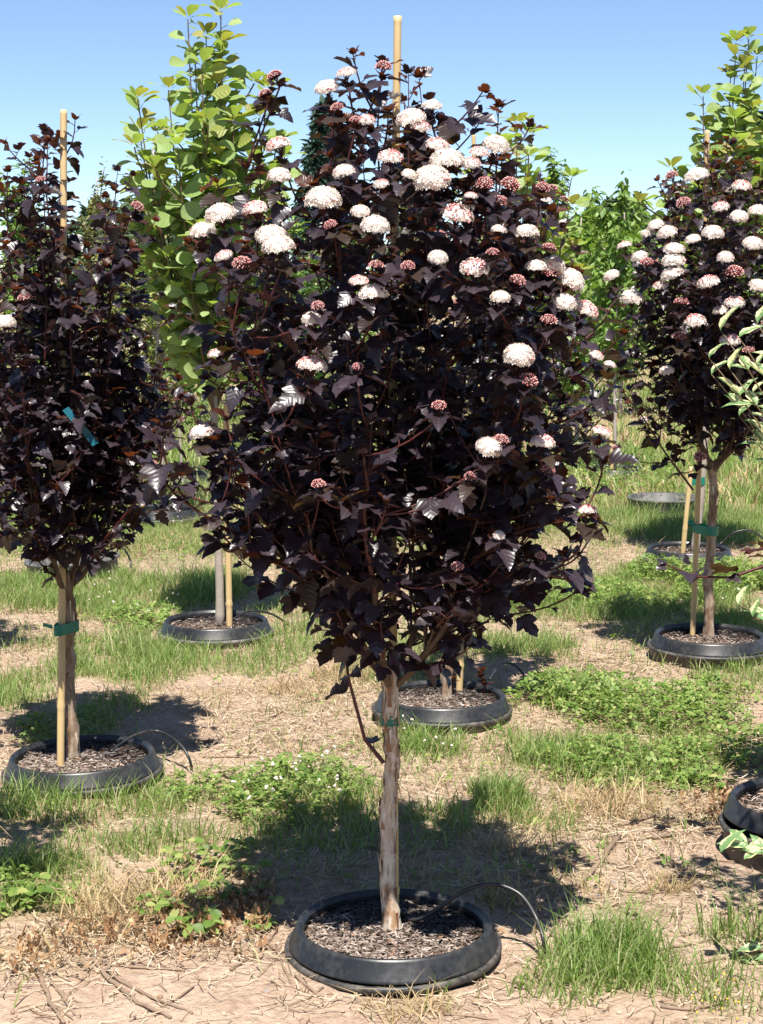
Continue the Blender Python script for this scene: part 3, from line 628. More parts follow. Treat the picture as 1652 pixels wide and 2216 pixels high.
        for q in range(3):                         # terminal leaves
            a = q * 2.1 + rng.uniform(0, 1); d = (Vector((math.cos(a), math.sin(a), 0)) * .6 + tanl).normalized(); lv.add(path[-1], d, up + Vector((math.cos(a), math.sin(a), 0)) * -.5, lsize * big * rng.uniform(.35, .6), 1 if rng.random() < max(young, .15) else 0)
    for i in range(nstem):
        mb = MB(); az = rot + i * 2.39996 + rng.uniform(-.35, .35)
        fz = (i + rng.random()) / nstem; ze = z0 + (zt - z0) * (.33 + .67 * fz ** .72)
        u = rng.uniform(.55, 1.0) if fz < .7 else rng.uniform(.2, 1.0)
        c = cxf(ze); re = interp(env, ze) * u; end = Vector((c[0] + math.cos(az) * re, c[1] + math.sin(az) * re, ze))
        sz = fork - rng.uniform(-.02, .05); st = Vector((top.x, top.y, 0)) * (sz / fork) + Vector((math.cos(az) * tr * .5, math.sin(az) * tr * .5, sz))
        k1 = rng.uniform(.5, .8); ctl = Vector((st.x + (end.x - st.x) * k1, st.y + (end.y - st.y) * k1, st.z + (end.z - st.z) * rng.uniform(.30, .48)))
        if i >= 6 and limbs:
            lb_ = min(limbs, key=lambda q: (q[8] - end).length + rng.uniform(0, .15)); st = lb_[rng.randint(1, 3)].copy(); ctl = Vector((st.x + (end.x - st.x) * k1, st.y + (end.y - st.y) * k1, st.z + (end.z - st.z) * rng.uniform(.30, .48)))
        path = bez(st, ctl, end, 12); path = [path[0]] + [clampin(p) + Vector((rng.gauss(0, .004), rng.gauss(0, .004), 0)) for p in path[1:]]
        r0 = tr * (rng.uniform(.34, .48) if i < 6 else rng.uniform(.16, .26))
        if i < 6: limbs.append(path)
        tube(mb, path[:7], [r0 * (1 - .55 * k / 11) for k in range(7)], 6, 0, cap=False); tube(mb, path[6:], [r0 * (1 - .55 * (k + 6) / 11) * (1 if k < 5 else .6) for k in range(6)], 6, 1, cap=False)
        samples += [(p, i) for p in path[3:]]
        leafing(mb, path, .023, .16, .048, True, .6 if fz > .6 else .1)
        for j in range(nshoot):
            t = .10 + .86 * (j + rng.random()) / nshoot; q = min(int(t * 11), 10); p = path[q].lerp(path[q + 1], t * 11 - q)
            c = cxf(p.z); ou = Vector((p.x - c[0], p.y - c[1], 0)); ou = ou.normalized() if ou.length > .02 else Vector((math.cos(az), math.sin(az), 0))
            a2 = rng.uniform(0, 6.28); rd = Vector((math.cos(a2), math.sin(a2), 0))
            d = (ou * rng.uniform(.1, .9) + rd * .6 + up * rng.uniform(.35, 1.1)).normalized(); L = rng.uniform(.09, .25) * (1.15 - .4 * t)
            e = clampin(p + d * L); e.z = min(e.z, zt + .03)
            if (e - p).length < .03: continue
            sp = bez(p, (p + e) / 2 + rd * L * .12 + up * -.02 * 0 + Vector((0, 0, -.1 * L)), e, 6)
            tube(mb, sp, [.0026 * (1 - .1 * k) for k in range(6)], 5, 1, cap=False)
            samples += [(p_, i) for p_ in sp[1:5]]
            leafing(mb, sp, shoot_sp, .10, .046, True, .75 if e.z > z0 + .66 * (zt - z0) else .08)
        branches.append(mb)
    for path in extra:                              # long side branches seen in the photo
        mb = MB(); P = [atY(px, py, ty + dy) - Vector((tx, ty, soil)) for (px, py, dy) in path]
        fine = []
        for a, b in zip(P[:-1], P[1:]): fine += [a.lerp(b, t / 4) for t in range(4)]
        fine.append(P[-1]); n_ = len(fine)
        tube(mb, fine, [.0048 * (1 - .65 * k / n_) for k in range(n_)], 6, 1, cap=False); samples += [(p, len(branches)) for p in fine[2:]]
        leafing(mb, fine, .034 if path[0][1] < 1600 else .042, .10 if path[0][1] < 1600 else .06, .052 if path[0][1] < 1600 else .062, True, .3)
        if path[0][1] < 1600 and nobj == 300:
            for q in range(3, n_ - 1, 2):
                b0 = fine[q]; a2 = rng.uniform(0, 6.28); e = b0 + Vector((math.cos(a2) * .05, math.sin(a2) * .05, rng.uniform(.03, .12))); sp2 = bez(b0, (b0 + e) / 2 + Vector((math.cos(a2) * .02, math.sin(a2) * .02, 0)), e, 5)
                tube(mb, sp2, .0020, 5, 1, cap=False); samples += [(p_, len(branches)) for p_ in sp2[1:4]]; leafing(mb, sp2, .018, .1, .046, True, .3)
        branches.append(mb)
    # flowers where the photo shows them
    fl = []
    for (px, py, dpx, kd) in flowers:
        Y = ty - .3
        for _ in range(4):
            q = atY(px, py, Y) - Vector((tx, 0, soil)); c = cxf(q.z); r = interp(env, q.z) * 1.04; dx = q.x - c[0]; Y = ty + c[1] - .015 - 1.0 * math.sqrt(max(0, r * r - dx * dx))
        p = atY(px, py, Y) - Vector((tx, ty, soil)); fl.append((p, dpx * pxscale(Y) * 1.1, kd, rng.uniform(.1, .45)))
    for i in range(randfl[0]):
        a = rng.uniform(0, 6.28); z = z0 + (zt - z0) * rng.uniform(.35, .98); c = cxf(z); r = interp(env, z) * rng.uniform(.9, 1.02); p = Vector((c[0] + math.cos(a) * r, c[1] + math.sin(a) * r, z))
        if randfl[1] and p.y < 0: continue
        fl.append((p, rng.uniform(.025, .055), rng.choice('whbbw'), .2))
    for (p, dia, kd, tl) in fl:
        c = cxf(p.z); ou = Vector((p.x - c[0], p.y - c[1], 0)); ou = ou.normalized() if ou.length > .01 else Vector((0, -1, 0))
        ax = (up + ou * tl + Vector((rng.gauss(0, .12), rng.gauss(0, .12), 0))).normalized()
        q = ax.to_track_quat('Z', 'Y') @ Quaternion((0, 0, 1), rng.uniform(0, 6.28))
        m4 = Matrix.Translation(p) @ q.to_matrix().to_4x4() @ Matrix.Diagonal((dia, dia, dia * rng.uniform(.85, 1.05), 1))
        link('flower_head', rng.choice(FL[kd]), root, mat=m4)
        b = p - ax * dia * .7
        best, bi = min(samples, key=lambda s: (s[0] - b).length + (10 if s[0].z > b.z - .02 else 0)); mbf = branches[bi]
        if (best - b).length < .35:
            path = bez(best, best.lerp(b, .5) - ax * .03 + ou * .02, b, 6); tube(mbf, path, .0020, 5, 1, cap=False)
            leafing(mbf, path, .028, .25, .044, False, .3)
        for j in range(3):
            a = j * 2.1 + rng.uniform(0, 1); d = Vector((math.cos(a), math.sin(a), rng.uniform(-.3, .2))).normalized(); lv.add(b + d * .012, d, up + Vector((0, -.2, 0)), .042 * rng.uniform(.7, 1.2), 0 if rng.random() < .7 else 2)
    for mb in branches: mb.build('branch', [M['stem_brown'], M['stem_red']], root)
    def score(P, S):
        c = np.array([cxf(z) for z in P[:, 2]]); r = np.array([interp(env, z) for z in P[:, 2]]) + .02
        xx = (P[:, 0] - c[:, 0]) / r; yy = (P[:, 1] - c[:, 1]) / r
        return -yy + .8 * np.abs(xx) + 1.3 * np.clip((P[:, 2] - z0) / (zt - z0) - .55, 0, 1) + S * 6
    if cut is not None:
        kp = [i for i in range(len(lv.p)) if cut(Vector(lv.p[i]) + Vector((tx, ty, soil)))]
        for nm in 'pdusm': setattr(lv, nm, [getattr(lv, nm)[i] for i in kp])
    lv.finish(root, NB, NB_ME, NBM, nobj, nr, root.location, score)
    return root

p = POTS['main']; MAINX, MAINY = p.x - .008, p.y + .005
ENV = [(.46, .04), (.56, .09), (.66, .19), (.78, .34), (.95, .415), (1.12, .43), (1.27, .43), (1.42, .405), (1.55, .35), (1.66, .27), (1.75, .19), (1.82, .09)]
FM = [(708, 193, 46, 'w'), (700, 437, 68, 'w'), (605, 383, 44, 'w'), (478, 469, 58, 'w'), (440, 505, 50, 'w'), (553, 455, 48, 'h'), (586, 512, 58, 'w'), (603, 537, 62, 'w'), (812, 493, 54, 'w'), (845, 343, 48, 'h'), (890, 262, 56, 'w'), (910, 275, 40, 'h'), (935, 232, 38, 'w'), (948, 318, 46, 'h'), (968, 350, 64, 'w'), (935, 392, 68, 'w'), (1020, 355, 36, 'h'), (1038, 332, 38, 'h'), (1074, 318, 50, 'w'), (885, 380, 28, 'w'), (990, 467, 60, 'h'), (1140, 505, 46, 'w'), (1080, 500, 30, 'w'), (1105, 402, 38, 'b'), (1048, 400, 34, 'b'), (1083, 437, 28, 'b'), (948, 560, 38, 'w'), (1027, 581, 54, 'h'), (807, 641, 58, 'w'), (675, 692, 38, 'w'), (688, 664, 26, 'b'), (675, 793, 58, 'h'), (777, 610, 38, 'h'), (815, 576, 30, 'b'), (883, 578, 28, 'b'), (485, 556, 36, 'h'), (524, 572, 36, 'b'), (716, 488, 26, 'b'), (1067, 548, 26, 'b'), (1160, 580, 42, 'w'), (1198, 575, 46, 'w'), (1232, 610, 58, 'w'), (1192, 592, 38, 'b'), (1120, 610, 32, 'b'), (1083, 645, 38, 'w'), (1220, 658, 50, 'w'), (1268, 672, 48, 'h'), (1188, 695, 34, 'b'), (1123, 773, 58, 'w'), (1143, 825, 38, 'b'), (1290, 770, 30, 'h'), (1058, 971, 52, 'w'), (1085, 953, 30, 'b'), (1175, 959, 46, 'h'), (1302, 936, 38, 'h'), (1018, 1032, 24, 'b'), (1186, 1018, 28, 'b'), (1080, 1160, 24, 'w'), (990, 1228, 26, 'b'), (1271, 1105, 38, 'h'), (1284, 1143, 20, 'b'), (1263, 1250, 42, 'w'), (1170, 1205, 22, 'b'), (437, 938, 46, 'w'), (463, 1137, 38, 'h'), (467, 768, 30, 'h'), (690, 1050, 28, 'b'), (750, 160, 36, 'h'), (830, 147, 32, 'b'), (595, 166, 30, 'b'), (575, 205, 26, 'b'), (730, 235, 26, 'b'), (770, 262, 24, 'b'), (795, 262, 32, 'h'), (603, 318, 48, 'h'), (745, 375, 42, 'w'), (775, 795, 22, 'b'), (950, 880, 30, 'b'), (325, 1007, 30, 'b'), (1175, 408, 28, 'b'), (1187, 540, 30, 'b'), (780, 460, 36, 'w'), (1020, 425, 26, 'h'), (825, 400, 30, 'h')]
main = ninebark('main', 'large purple ninebark with many white flower domes and pale peeling trunk in front pot', MAINX, MAINY, .055, ENV, 7, nstem=26, nshoot=12, nobj=300, flowers=FM, fork=.565, tr=.0172, off=(.012, 0),
    flakes=130, extra=[[(790, 1330, -.02), (620, 1210, -.12), (480, 1140, -.22), (390, 1080, -.28), (325, 1012, -.30)], [(810, 1290, 0), (660, 1110, -.15), (560, 1030, -.2), (440, 950, -.25)], [(800, 1300, 0), (690, 1200, -.05), (590, 1150, -.1), (520, 1060, -.15), (480, 1000, -.15)], [(800, 1350, -.02), (720, 1290, -.1), (640, 1240, -.15), (560, 1200, -.2), (500, 1185, -.22)], [(880, 1340, -.03), (1000, 1260, -.1), (1120, 1240, -.15), (1260, 1258, -.2)], [(830, 1650, -.02), (790, 1600, -.03), (755, 1470, -.04), (735, 1310, -.05), (700, 1150, -.08)], [(900, 1300, 0), (1080, 1160, -.15), (1200, 1130, -.2), (1275, 1115, -.25)]])
p = POTS['C']
ENVC = [(.50, .04), (.58, .13), (.68, .24), (.82, .31), (1.0, .34), (1.2, .325), (1.4, .30), (1.55, .26), (1.68, .20), (1.80, .07)]
ninebark('C', 'purple ninebark with almost no flowers, teal tag hanging inside its leaves', p.x - .035, p.y + .02, .055, ENVC, 21, nstem=26, nshoot=11, nobj=300, flowers=[(12, 700, 40, 'w'), (52, 645, 24, 'b'), (297, 448, 26, 'b'), (88, 390, 20, 'b')], fork=.53, tr=.019, bark='barkd', off=(-.01, 0), flakes=50,
         extra=[[(200, 1200, -.05), (300, 1080, -.15), (360, 960, -.2), (390, 860, -.2)], [(150, 1180, -.03), (60, 1080, -.1), (0, 980, -.12)]])
p = POTS['B']
ninebark('B', 'purple ninebark standing directly behind the large flowering one', p.x + .02, p.y + .02, .055, [(.5, .03), (.6, .10), (.75, .26), (.95, .34), (1.2, .36), (1.45, .33), (1.6, .25), (1.75, .08)], 33, nstem=14, nshoot=7, nobj=120, fork=.55, tr=.0165, bark='barkd', off=(.16, 0), randfl=(14, 0), flakes=30)
p = POTS['E']
FE = [(1508, 383, 46, 'w'), (1420, 490, 32, 'w'), (1445, 507, 38, 'w'), (1402, 507, 26, 'w'), (1543, 508, 42, 'w'), (1460, 543, 42, 'w'), (1458, 568, 44, 'w'), (1456, 595, 44, 'w'), (1533, 613, 42, 'h'), (1368, 648, 44, 'w'), (1505, 697, 42, 'h'), (1352, 533, 28, 'h'), (1385, 558, 32, 'w'), (1325, 600, 32, 'w'), (1475, 655, 28, 'b'), (1590, 657, 38, 'h'), (1580, 738, 38, 'h'), (1443, 804, 28, 'w'), (1395, 910, 24, 'h'), (1630, 530, 40, 'w'), (1640, 460, 36, 'w'), (1605, 405, 36, 'h'), (1560, 675, 30, 'w'), (1515, 990, 26, 'b'), (1470, 730, 28, 'b'), (1620, 760, 24, 'b'), (1500, 520, 30, 'w'), (1430, 620, 30, 'h'), (1590, 590, 34, 'b'), (1560, 450, 32, 'h'), (1480, 440, 28, 'b'), (1400, 570, 26, 'b'), (1570, 560, 32, 'w'), (1640, 620, 34, 'w'), (1600, 470, 34, 'w'), (1335, 970, 20, 'b')]
ninebark('E', 'bushy purple ninebark with a crowd of small white flower domes, green tie below its crown', p.x, p.y + .02, .075, [(.60, .03), (.70, .14), (.84, .28), (1.0, .36), (1.2, .42), (1.4, .43), (1.55, .38), (1.7, .28), (1.86, .10)], 45, nstem=24, nshoot=11, nobj=300, flowers=FE, fork=.66, tr=.0185, bark='barkd', off=(.035, 0), randfl=(16, 1), flakes=40,
         extra=[[(1500, 1060, -.03), (1440, 980, -.08), (1390, 900, -.12), (1350, 850, -.15)]])
p = POTS['Gp']
ninebark('G', 'purple ninebark reaching one low leafy branch across from the raised pot', p.x + .10, p.y, .12, [(.60, .05), (.75, .22), (.95, .36), (1.3, .42), (1.6, .34), (1.8, .15)], 52, nstem=15, nshoot=7, nobj=60, fork=.6, tr=.022, bark='barkd', off=(.20, 0), flakes=0, lsize=1.1,
         extra=[[(1720, 1200, -.05), (1640, 1230, -.08), (1580, 1250, -.1), (1510, 1248, -.12), (1440, 1222, -.12)], [(1740, 1180, -.1), (1690, 1180, -.15), (1640, 1190, -.2), (1625, 1190, -.22)]])
for kk, sd_, lb in (('L1', 61, 'purple ninebark beside the frame edge, shading the ground by the left pot row'), ('L2', 62, 'purple ninebark standing left of the front pot, casting a dark shade')):
    p = POTS[kk]; ninebark(kk, lb, p.x, p.y, .055, [(.5, .03), (.7, .2), (.9, .36), (1.2, .4), (1.5, .34), (1.75, .1)], sd_, nstem=13, nshoot=6, nobj=0, fork=.52, tr=.022, bark='barkd', flakes=0)

# ---------------------------------------------------------------- smoke bushes
def smokebush(label, tx, ty, soil, env, seed, nstem, fork, tr, nobj, off=(0, 0), lsize=1.0, extra=(), sp=.032, nshoot=4):
    rng = random.Random(seed); nr = np.random.RandomState(seed); up = Vector((0, 0, 1))
    root = empty('smoke_bush', (tx, ty, soil), label, 'tree', 'green smoke bush trees'); z0, zt = env[0][0], env[-1][0]
    mb = MB(); pts = [Vector((off[0] * .4 * (i / 15) + .004 * math.sin(i * .5), .004 * math.sin(i * .4 + 1), -.03 + (fork + .06) * i / 15)) for i in range(16)]
    ph = rng.uniform(0, 6); tube(mb, pts, [tr * (1.12 - .3 * i / 15 + .25 * max(0, 1 - i / 2)) for i in range(16)], 14, 0, .02, rng, True, lambda L, a: 1 + .03 * math.sin(2 * a + L * 12 + ph) + .06 * math.exp(-((L % .17) / .012) ** 2))
    mb.build('trunk', M['graybark'], root); top = pts[-1]; lv = Leaves()
    def shoot(mb, path, t0, spc, big):
        seg = [(path[i + 1] - path[i]).length for i in range(len(path) - 1)]; tot = sum(seg); s = t0 * tot; k = rng.randint(0, 9)
        while s < tot:
            q = s; i = 0
            while i < len(seg) - 1 and q > seg[i]: q -= seg[i]; i += 1
            p = path[i].lerp(path[i + 1], min(q / seg[i], 1)); tan = (path[i + 1] - path[i]).normalized(); f = s / tot
            a = k * 2.39996 + rng.uniform(-.3, .3); k += 1; h = Vector((math.cos(a), math.sin(a), 0))
            el = rng.gauss(.35 + .45 * max(0, f - .6), .32); d = (h * math.cos(el) + up * math.sin(el)).normalized(); pet = rng.uniform(.02, .04)
            lv.add(p + d * pet, (d + Vector((0, 0, -rng.uniform(0, .4)))).normalized(), up * rng.uniform(.4, 1.2) - h * .5 + Vector((rng.gauss(0, .45), rng.gauss(0, .5) - .8, 0)), lsize * big * rng.uniform(.7, 1.15) * (1 - .3 * max(0, (f - .7) / .3)), 1 if (f > .88 and rng.random() < .35) or rng.random() < .03 else 0)
            tube(mb, [p, p + d * pet], .0013, 3, 0, cap=False); s += spc * rng.uniform(.7, 1.3)
        tan = (path[-1] - path[-2]).normalized()
        for q in range(6):
            a = q * 2.39996 + rng.uniform(0, .6); el = .45 + .14 * q; h = Vector((math.cos(a), math.sin(a), 0)); d = (h * math.cos(el) + up * math.sin(el)); lv.add(path[-1] + d * .012, d, up * .6 - h, lsize * big * (.95 - .09 * q) * rng.uniform(.8, 1.1), 1 if rng.random() < .10 + .10 * q else 0)
    for i in range(nstem):
        mb = MB(); az = i * 2.39996 + rng.uniform(-.3, .3); fz = (i + rng.random()) / nstem; ze = z0 + (zt - z0) * (.45 + .55 * fz); re = interp(env, ze) * (rng.uniform(.5, 1) if fz < .75 else rng.uniform(.1, .7))
        cx_ = off[0] * min(1, (ze - z0) / (zt - z0) + .3); end = Vector((cx_ + math.cos(az) * re, off[1] + math.sin(az) * re, ze)); st = Vector(top) - Vector((0, 0, rng.uniform(0, .15)))
        path = bez(st, Vector((st.x + (end.x - st.x) * .7, st.y + (end.y - st.y) * .7, st.z + (end.z - st.z) * .4)), end, 10)
        tube(mb, path, [.0065 * (1 - .07 * k) for k in range(10)], 6, 0, cap=False); shoot(mb, path, .12, sp * 1.1, .090)
        for j in range(nshoot):
            t = .15 + .7 * (j + rng.random()) / nshoot; q = min(int(t * 9), 8); p = path[q].lerp(path[q + 1], t * 9 - q); a = rng.uniform(0, 6.28); h = Vector((math.cos(a), math.sin(a), 0)); L = rng.uniform(.1, .24)
            e = p + (h * .7 + up * .8).normalized() * L; c = off[0]; r = interp(env, e.z); dd = math.hypot(e.x - cx_, e.y - off[1])
            if dd > r: e = Vector((cx_ + (e.x - cx_) * r / dd, off[1] + (e.y - off[1]) * r / dd, e.z))
            sp_ = bez(p, (p + e) / 2 + h * .03, e, 6); tube(mb, sp_, .0032, 5, 0, cap=False); shoot(mb, sp_, .2, sp, .085)
        mb.build('branch', [M['stem_green']], root)
    for path in extra:
        mb = MB(); P = [atY(px, py, ty + dy) - Vector((tx, ty, soil)) for (px, py, dy) in path]; tube(mb, P, .004, 6, 0, cap=False); shoot(mb, P, .25, sp, .085); mb.build('branch', [M['stem_green']], root)
    lv.finish(root, SM, SM_ME, SMM, nobj, nr, root.location, lambda P, S: -P[:, 1] + np.abs(P[:, 0]) * .5 + .4 * (P[:, 2] - z0) / (zt - z0))
    return root
p = POTS['D']
smokebush('tall green smoke bush with round leaves and smooth grey trunk', p.x + .015, p.y, .055, [(.92, .14), (1.05, .24), (1.35, .26), (1.6, .28), (1.9, .31), (2.1, .27), (2.25, .25), (2.35, .2), (2.43, .07)], 71, 22, .95, .0155, 300, off=(-.03, 0), lsize=1.04, sp=.031, nshoot=5)
p = POTS['F']
smokebush('green smoke bush rising behind the bushy flowering ninebark', p.x + .03, p.y, .075, [(.95, .10), (1.2, .34), (1.6, .36), (1.95, .36), (2.15, .26), (2.3, .22), (2.45, .20), (2.56, .06)], 72, 19, 1.0, .019, 300, off=(.18, 0), lsize=1.1, sp=.032, nshoot=5, extra=[[(1480, 520, -.05), (1430, 470, -.1), (1385, 440, -.12)]])
p = POTS['P7']
smokebush('green smoke bush whose top shows over the large flowering ninebark', p.x, p.y, .065, [(.95, .10), (1.2, .3), (1.5, .36), (1.75, .34), (1.95, .2), (2.08, .06)], 73, 15, 1.0, .02, 120, off=(.05, 0), lsize=.95, sp=.04)

# ---------------------------------------------------------------- pots, sockets, mulch
def pot(key, dz=0.0, label='', fill=.038, wet=True, chips=900, socket='socket', tilt=(0, 0), seed=1):
    p = POTS[key]; rng = random.Random(seed); nr = np.random.RandomState(seed)
    root = empty('nursery_pot', (p.x, p.y, dz), label, 'pot', 'black nursery pots'); root.rotation_euler = (tilt[0], tilt[1], 0)
    mb = MB(); ph = rng.uniform(0, 6.28); wob = lambda a, z: .006 * math.sin(2 * a + ph) + .003 * math.sin(3 * a + ph * 2)
    lathe(mb, [(.160, -.16), (.188, .02), (.191, .050), (.1895, .053), (.1925, .058), (.191, .061), (.1925, .063), (.1935, .064), (.195, .066), (.197, .0705), (.201, .0725), (.205, .0705), (.2080, .066), (.2200, .033), (.2225, .030), (.2225, .026), (.219, .024), (.208, .024), (.203, .0), (.19, -.17), (.160, -.16)], 72, 0, wob)
    mb.build('pot_wall', M['pot'], root)
    mb = MB(); V = [(0, 0, fill + .004)]; F = []; nr_ = 16; ns = 48
    for i in range(1, nr_ + 1):
        for k in range(ns):
            a = 2 * math.pi * k / ns; r = .1895 * i / nr_; V.append((r * math.cos(a), r * math.sin(a), fill + nr.uniform(-.003, .003) + .006 * math.sin(r * 40 + a * 2) + .012 * math.exp(-(r / .05) ** 2)))
    for k in range(ns): F.append((0, 1 + k, 1 + (k + 1) % ns))
    for i in range(nr_ - 1):
        for k in range(ns):
            a = 1 + i * ns + k; b = 1 + i * ns + (k + 1) % ns; F += [(a, a + ns, b + ns), (a, b + ns, b)]
    mb.add(V, F); mu = mb.build('mulch', M['mulch'], root, kind='stuff')
    if chips:
        mb = MB(); n = chips; a = nr.rand(n) * 6.283; r = .183 * np.sqrt(nr.rand(n)); x = r * np.cos(a); y = r * np.sin(a); L = nr.uniform(.003, .011, n) * (1 + (nr.rand(n) < .08)); W = nr.uniform(.0010, .0026, n); z = fill + .007 + .008 * nr.rand(n) + .012 * np.exp(-(r / .05) ** 2)
        an = nr.rand(n) * 6.283; tl = nr.normal(0, .25, n); d = np.stack([np.cos(an), np.sin(an), tl], 1) * L[:, None]; s = np.stack([-np.sin(an), np.cos(an), nr.normal(0, .3, n)], 1) * W[:, None]; c = np.stack([x, y, z], 1); u = np.array([0, 0, .0018])
        V = np.stack([c - d - s, c - d + s, c + d * .9 + s * .7, c + d - s * .8, c - d * .6 + u, c + d * .6 + u], 1)
        Fc = np.array([[0, 1, 4], [1, 2, 5], [1, 5, 4], [2, 3, 5], [3, 0, 4], [3, 4, 5]])
        darkm = ((2.2 * x + 5.5 * y + nr.normal(0, .2, n)) > .12) if wet else np.zeros(n, bool)  # chips toward the back right take the darker material
        mb.add(V.reshape(-1, 3), (np.arange(n)[:, None, None] * 6 + Fc[None]).reshape(-1, 3), np.repeat(darkm.astype(int), 6)); mb.build('bark_chips', [M['chip'], M['chipdark']], root, smooth=False, kind='stuff')
    return root
def socket(key, dz, label, mat='socket', depth=.10, empty_=False, tilt=(0, 0), scale=1.0):
    p = POTS[key]; mb = MB(); wob = lambda a, z: .008 * math.sin(2 * a + p.x * 7) + .003 * math.sin(5 * a)
    prof = [(.214, -.12), (.2145, .010), (.219, .013), (.2265, .0165), (.2315, .0145), (.2330, .008), (.2310, .002), (.225, -.001), (.221, -.006), (.212, -depth - .12)]
    if empty_: prof = [(.0, -.055), (.19, -.055), (.205, -.05)] + prof[1:]
    lathe(mb, [(r * scale, z) for r, z in prof], 72, 0, wob); o = mb.build('socket_pot', M[mat], loc=(p.x, p.y, dz)); o.rotation_euler = (tilt[0], tilt[1], .3)
    return tag(o, label, 'pot', 'in-ground socket pots')
pot('main', 0.0, 'black pot of wood mulch holding the large flowering ninebark', chips=4200, seed=1); socket('main', .012, 'black socket ring around the front mulch pot', tilt=(.012, -.014))
pot('C', 0.0, 'black pot of the ninebark with the teal tag', chips=2600, seed=2, tilt=(0, -.02)); socket('C', .012, 'dusty socket ring around the pot of the tagged ninebark', tilt=(0, -.02))
pot('B', 0.0, 'black pot with red basal sprouts behind the pale trunk', chips=2600, seed=3); socket('B', .012, 'grey socket ring around the pot with red sprouts', tilt=(0, .01))
pot('D', 0.0, 'black pot holding the smooth grey trunk of the tall smoke bush', chips=700, seed=4); socket('D', .012, 'dusty socket ring around the tall smoke bush pot', 'socketold')
pot('E', .025, 'black pot raised on its socket under the bushy ninebark', chips=800, seed=5); socket('E', .035, 'raised muddy socket pot under the bushy flowering ninebark', tilt=(.0, .012), depth=.16)
pot('F', .025, 'grey dusty pot under the smoke bush behind the bushy ninebark', chips=400, seed=6, wet=False); socket('F', .035, 'brown sided socket below the smoke bush behind the ninebark', 'socketold', depth=.16, tilt=(0, -.03))
pot('Gp', .065, 'black pot standing high out of the ground by the variegated shrub', chips=1200, seed=7, wet=False); socket('Gp', .060, 'muddy socket below the high standing black pot', depth=.2)
socket('S1', .060, 'empty tilted grey socket pot beyond the left ninebark', 'socketold', depth=.2, empty_=True, tilt=(-.02, -.055))
socket('S2', .085, 'empty grey socket pot with pale rim in tall grass', 'socketold', depth=.2, empty_=True)
for kk, lb in (('P3', 'grey pot of the young grey stemmed tree beyond the grass'), ('P4', 'black pot of the slender staked tree beyond white clover'), ('P5', 'dark mulch filled pot with a short stake beyond the dry grass'), ('P6', 'grey pot partly hidden by low flowering ninebark branches'), ('P7', 'grey pot of the smoke bush behind the flowering ninebark'), ('P8', 'far grey pot in green grass'), ('P9', 'grey pot beside the slender staked tree'), ('L1', 'pot of the ninebark shading the left edge'), ('L2', 'pot of the ninebark left of the front pot'), ('DW', 'pot of the variegated dogwood')):
    pot(kk, .01, lb, chips=200 if kk in ('P7', 'P6') else 0, seed=hash(kk) % 97 if False else sum(map(ord, kk)), wet=False)
    socket(kk, .020, 'socket ring below the ' + lb, 'socketold')

# ---------------------------------------------------------------- bamboo stakes, ties, tag
def stake(label, a, b, r, seed=0, group='bamboo stakes'):
    rng = random.Random(seed); a = Vector(a); b = Vector(b); L = (b - a).length; n = int(L / .012); P = []; rad = []; nodes = []; z = rng.uniform(.08, .2)
    while z < L: nodes.append(z); z += rng.uniform(.2, .3)
    bow = Vector((rng.uniform(-.008, .008), rng.uniform(-.008, .008), 0))
    for i in range(n + 1):
        t = i / n; s = t * L; q = 1 + sum(.22 * math.exp(-((s - k) / .004) ** 2) - .05 * math.exp(-((s - k - .012) / .005) ** 2) for k in nodes); P.append((b - a) * t + bow * math.sin(t * 3.14)); rad.append(r * q * (1.03 - .12 * t))
    mb = MB(); tube(mb, P, rad, 14, 0, 0, None, True); return tag(mb.build('bamboo_stake', M['bamboo'], loc=a), label, 'stake', group)
def on_pot(key, px, py, z=.05): p = G(px, py, z); return p
a = Vector((MAINX + .012, MAINY + .040, .03)); b = atY(861, 35, MAINY + .045); stake('tall bamboo stake rising out of the large flowering ninebark', a, b, .0088, 1)
p = POTS['C']; a = G(131, 1652, .055); b = atY(138, 238, a.y + .12); stake('bamboo stake tied to the tagged ninebark trunk with green tape', (a.x, a.y, .03), b, .0105, 2)
a = G(994, 1492, .055); b = atY(1004, 1180, a.y + .01); stake('flat pale bamboo stake beside the red basal sprouts', (a.x, a.y, .03), b, .0115, 3)
a = G(497, 1350, .055); b = atY(490, 870, a.y); stake('pale bamboo stake beside the smooth grey trunk', (a.x, a.y, .03), b, .0125, 4)
a = G(1499, 1372, .075); b = atY(1531, 282, a.y + .02); stake('bamboo stake leaning through the bushy flowering ninebark', (a.x, a.y, .04), b, .0105, 5)
a = G(1477, 1200, .075); b = atY(1497, 1010, a.y); stake('short bamboo stake leaning toward the rear smoke bush', (a.x, a.y, .04), b, .0125, 6)
a = G(1324, 1022, .06); b = atY(1322, 935, a.y); stake('stubby bamboo stake in the pot beyond white clover', (a.x, a.y, .03), b, .014, 7)
a = G(311, 1115, .06); b = atY(311, 1070, a.y); stake('short stake in the dark mulch filled pot', (a.x, a.y, .03), b, .014, 8)
p = POTS['P7']; b = atY(1025, 290, p.y); stake('thin bamboo stake inside the smoke bush behind the flowers', (p.x - .09, p.y, .03), b, .010, 9)

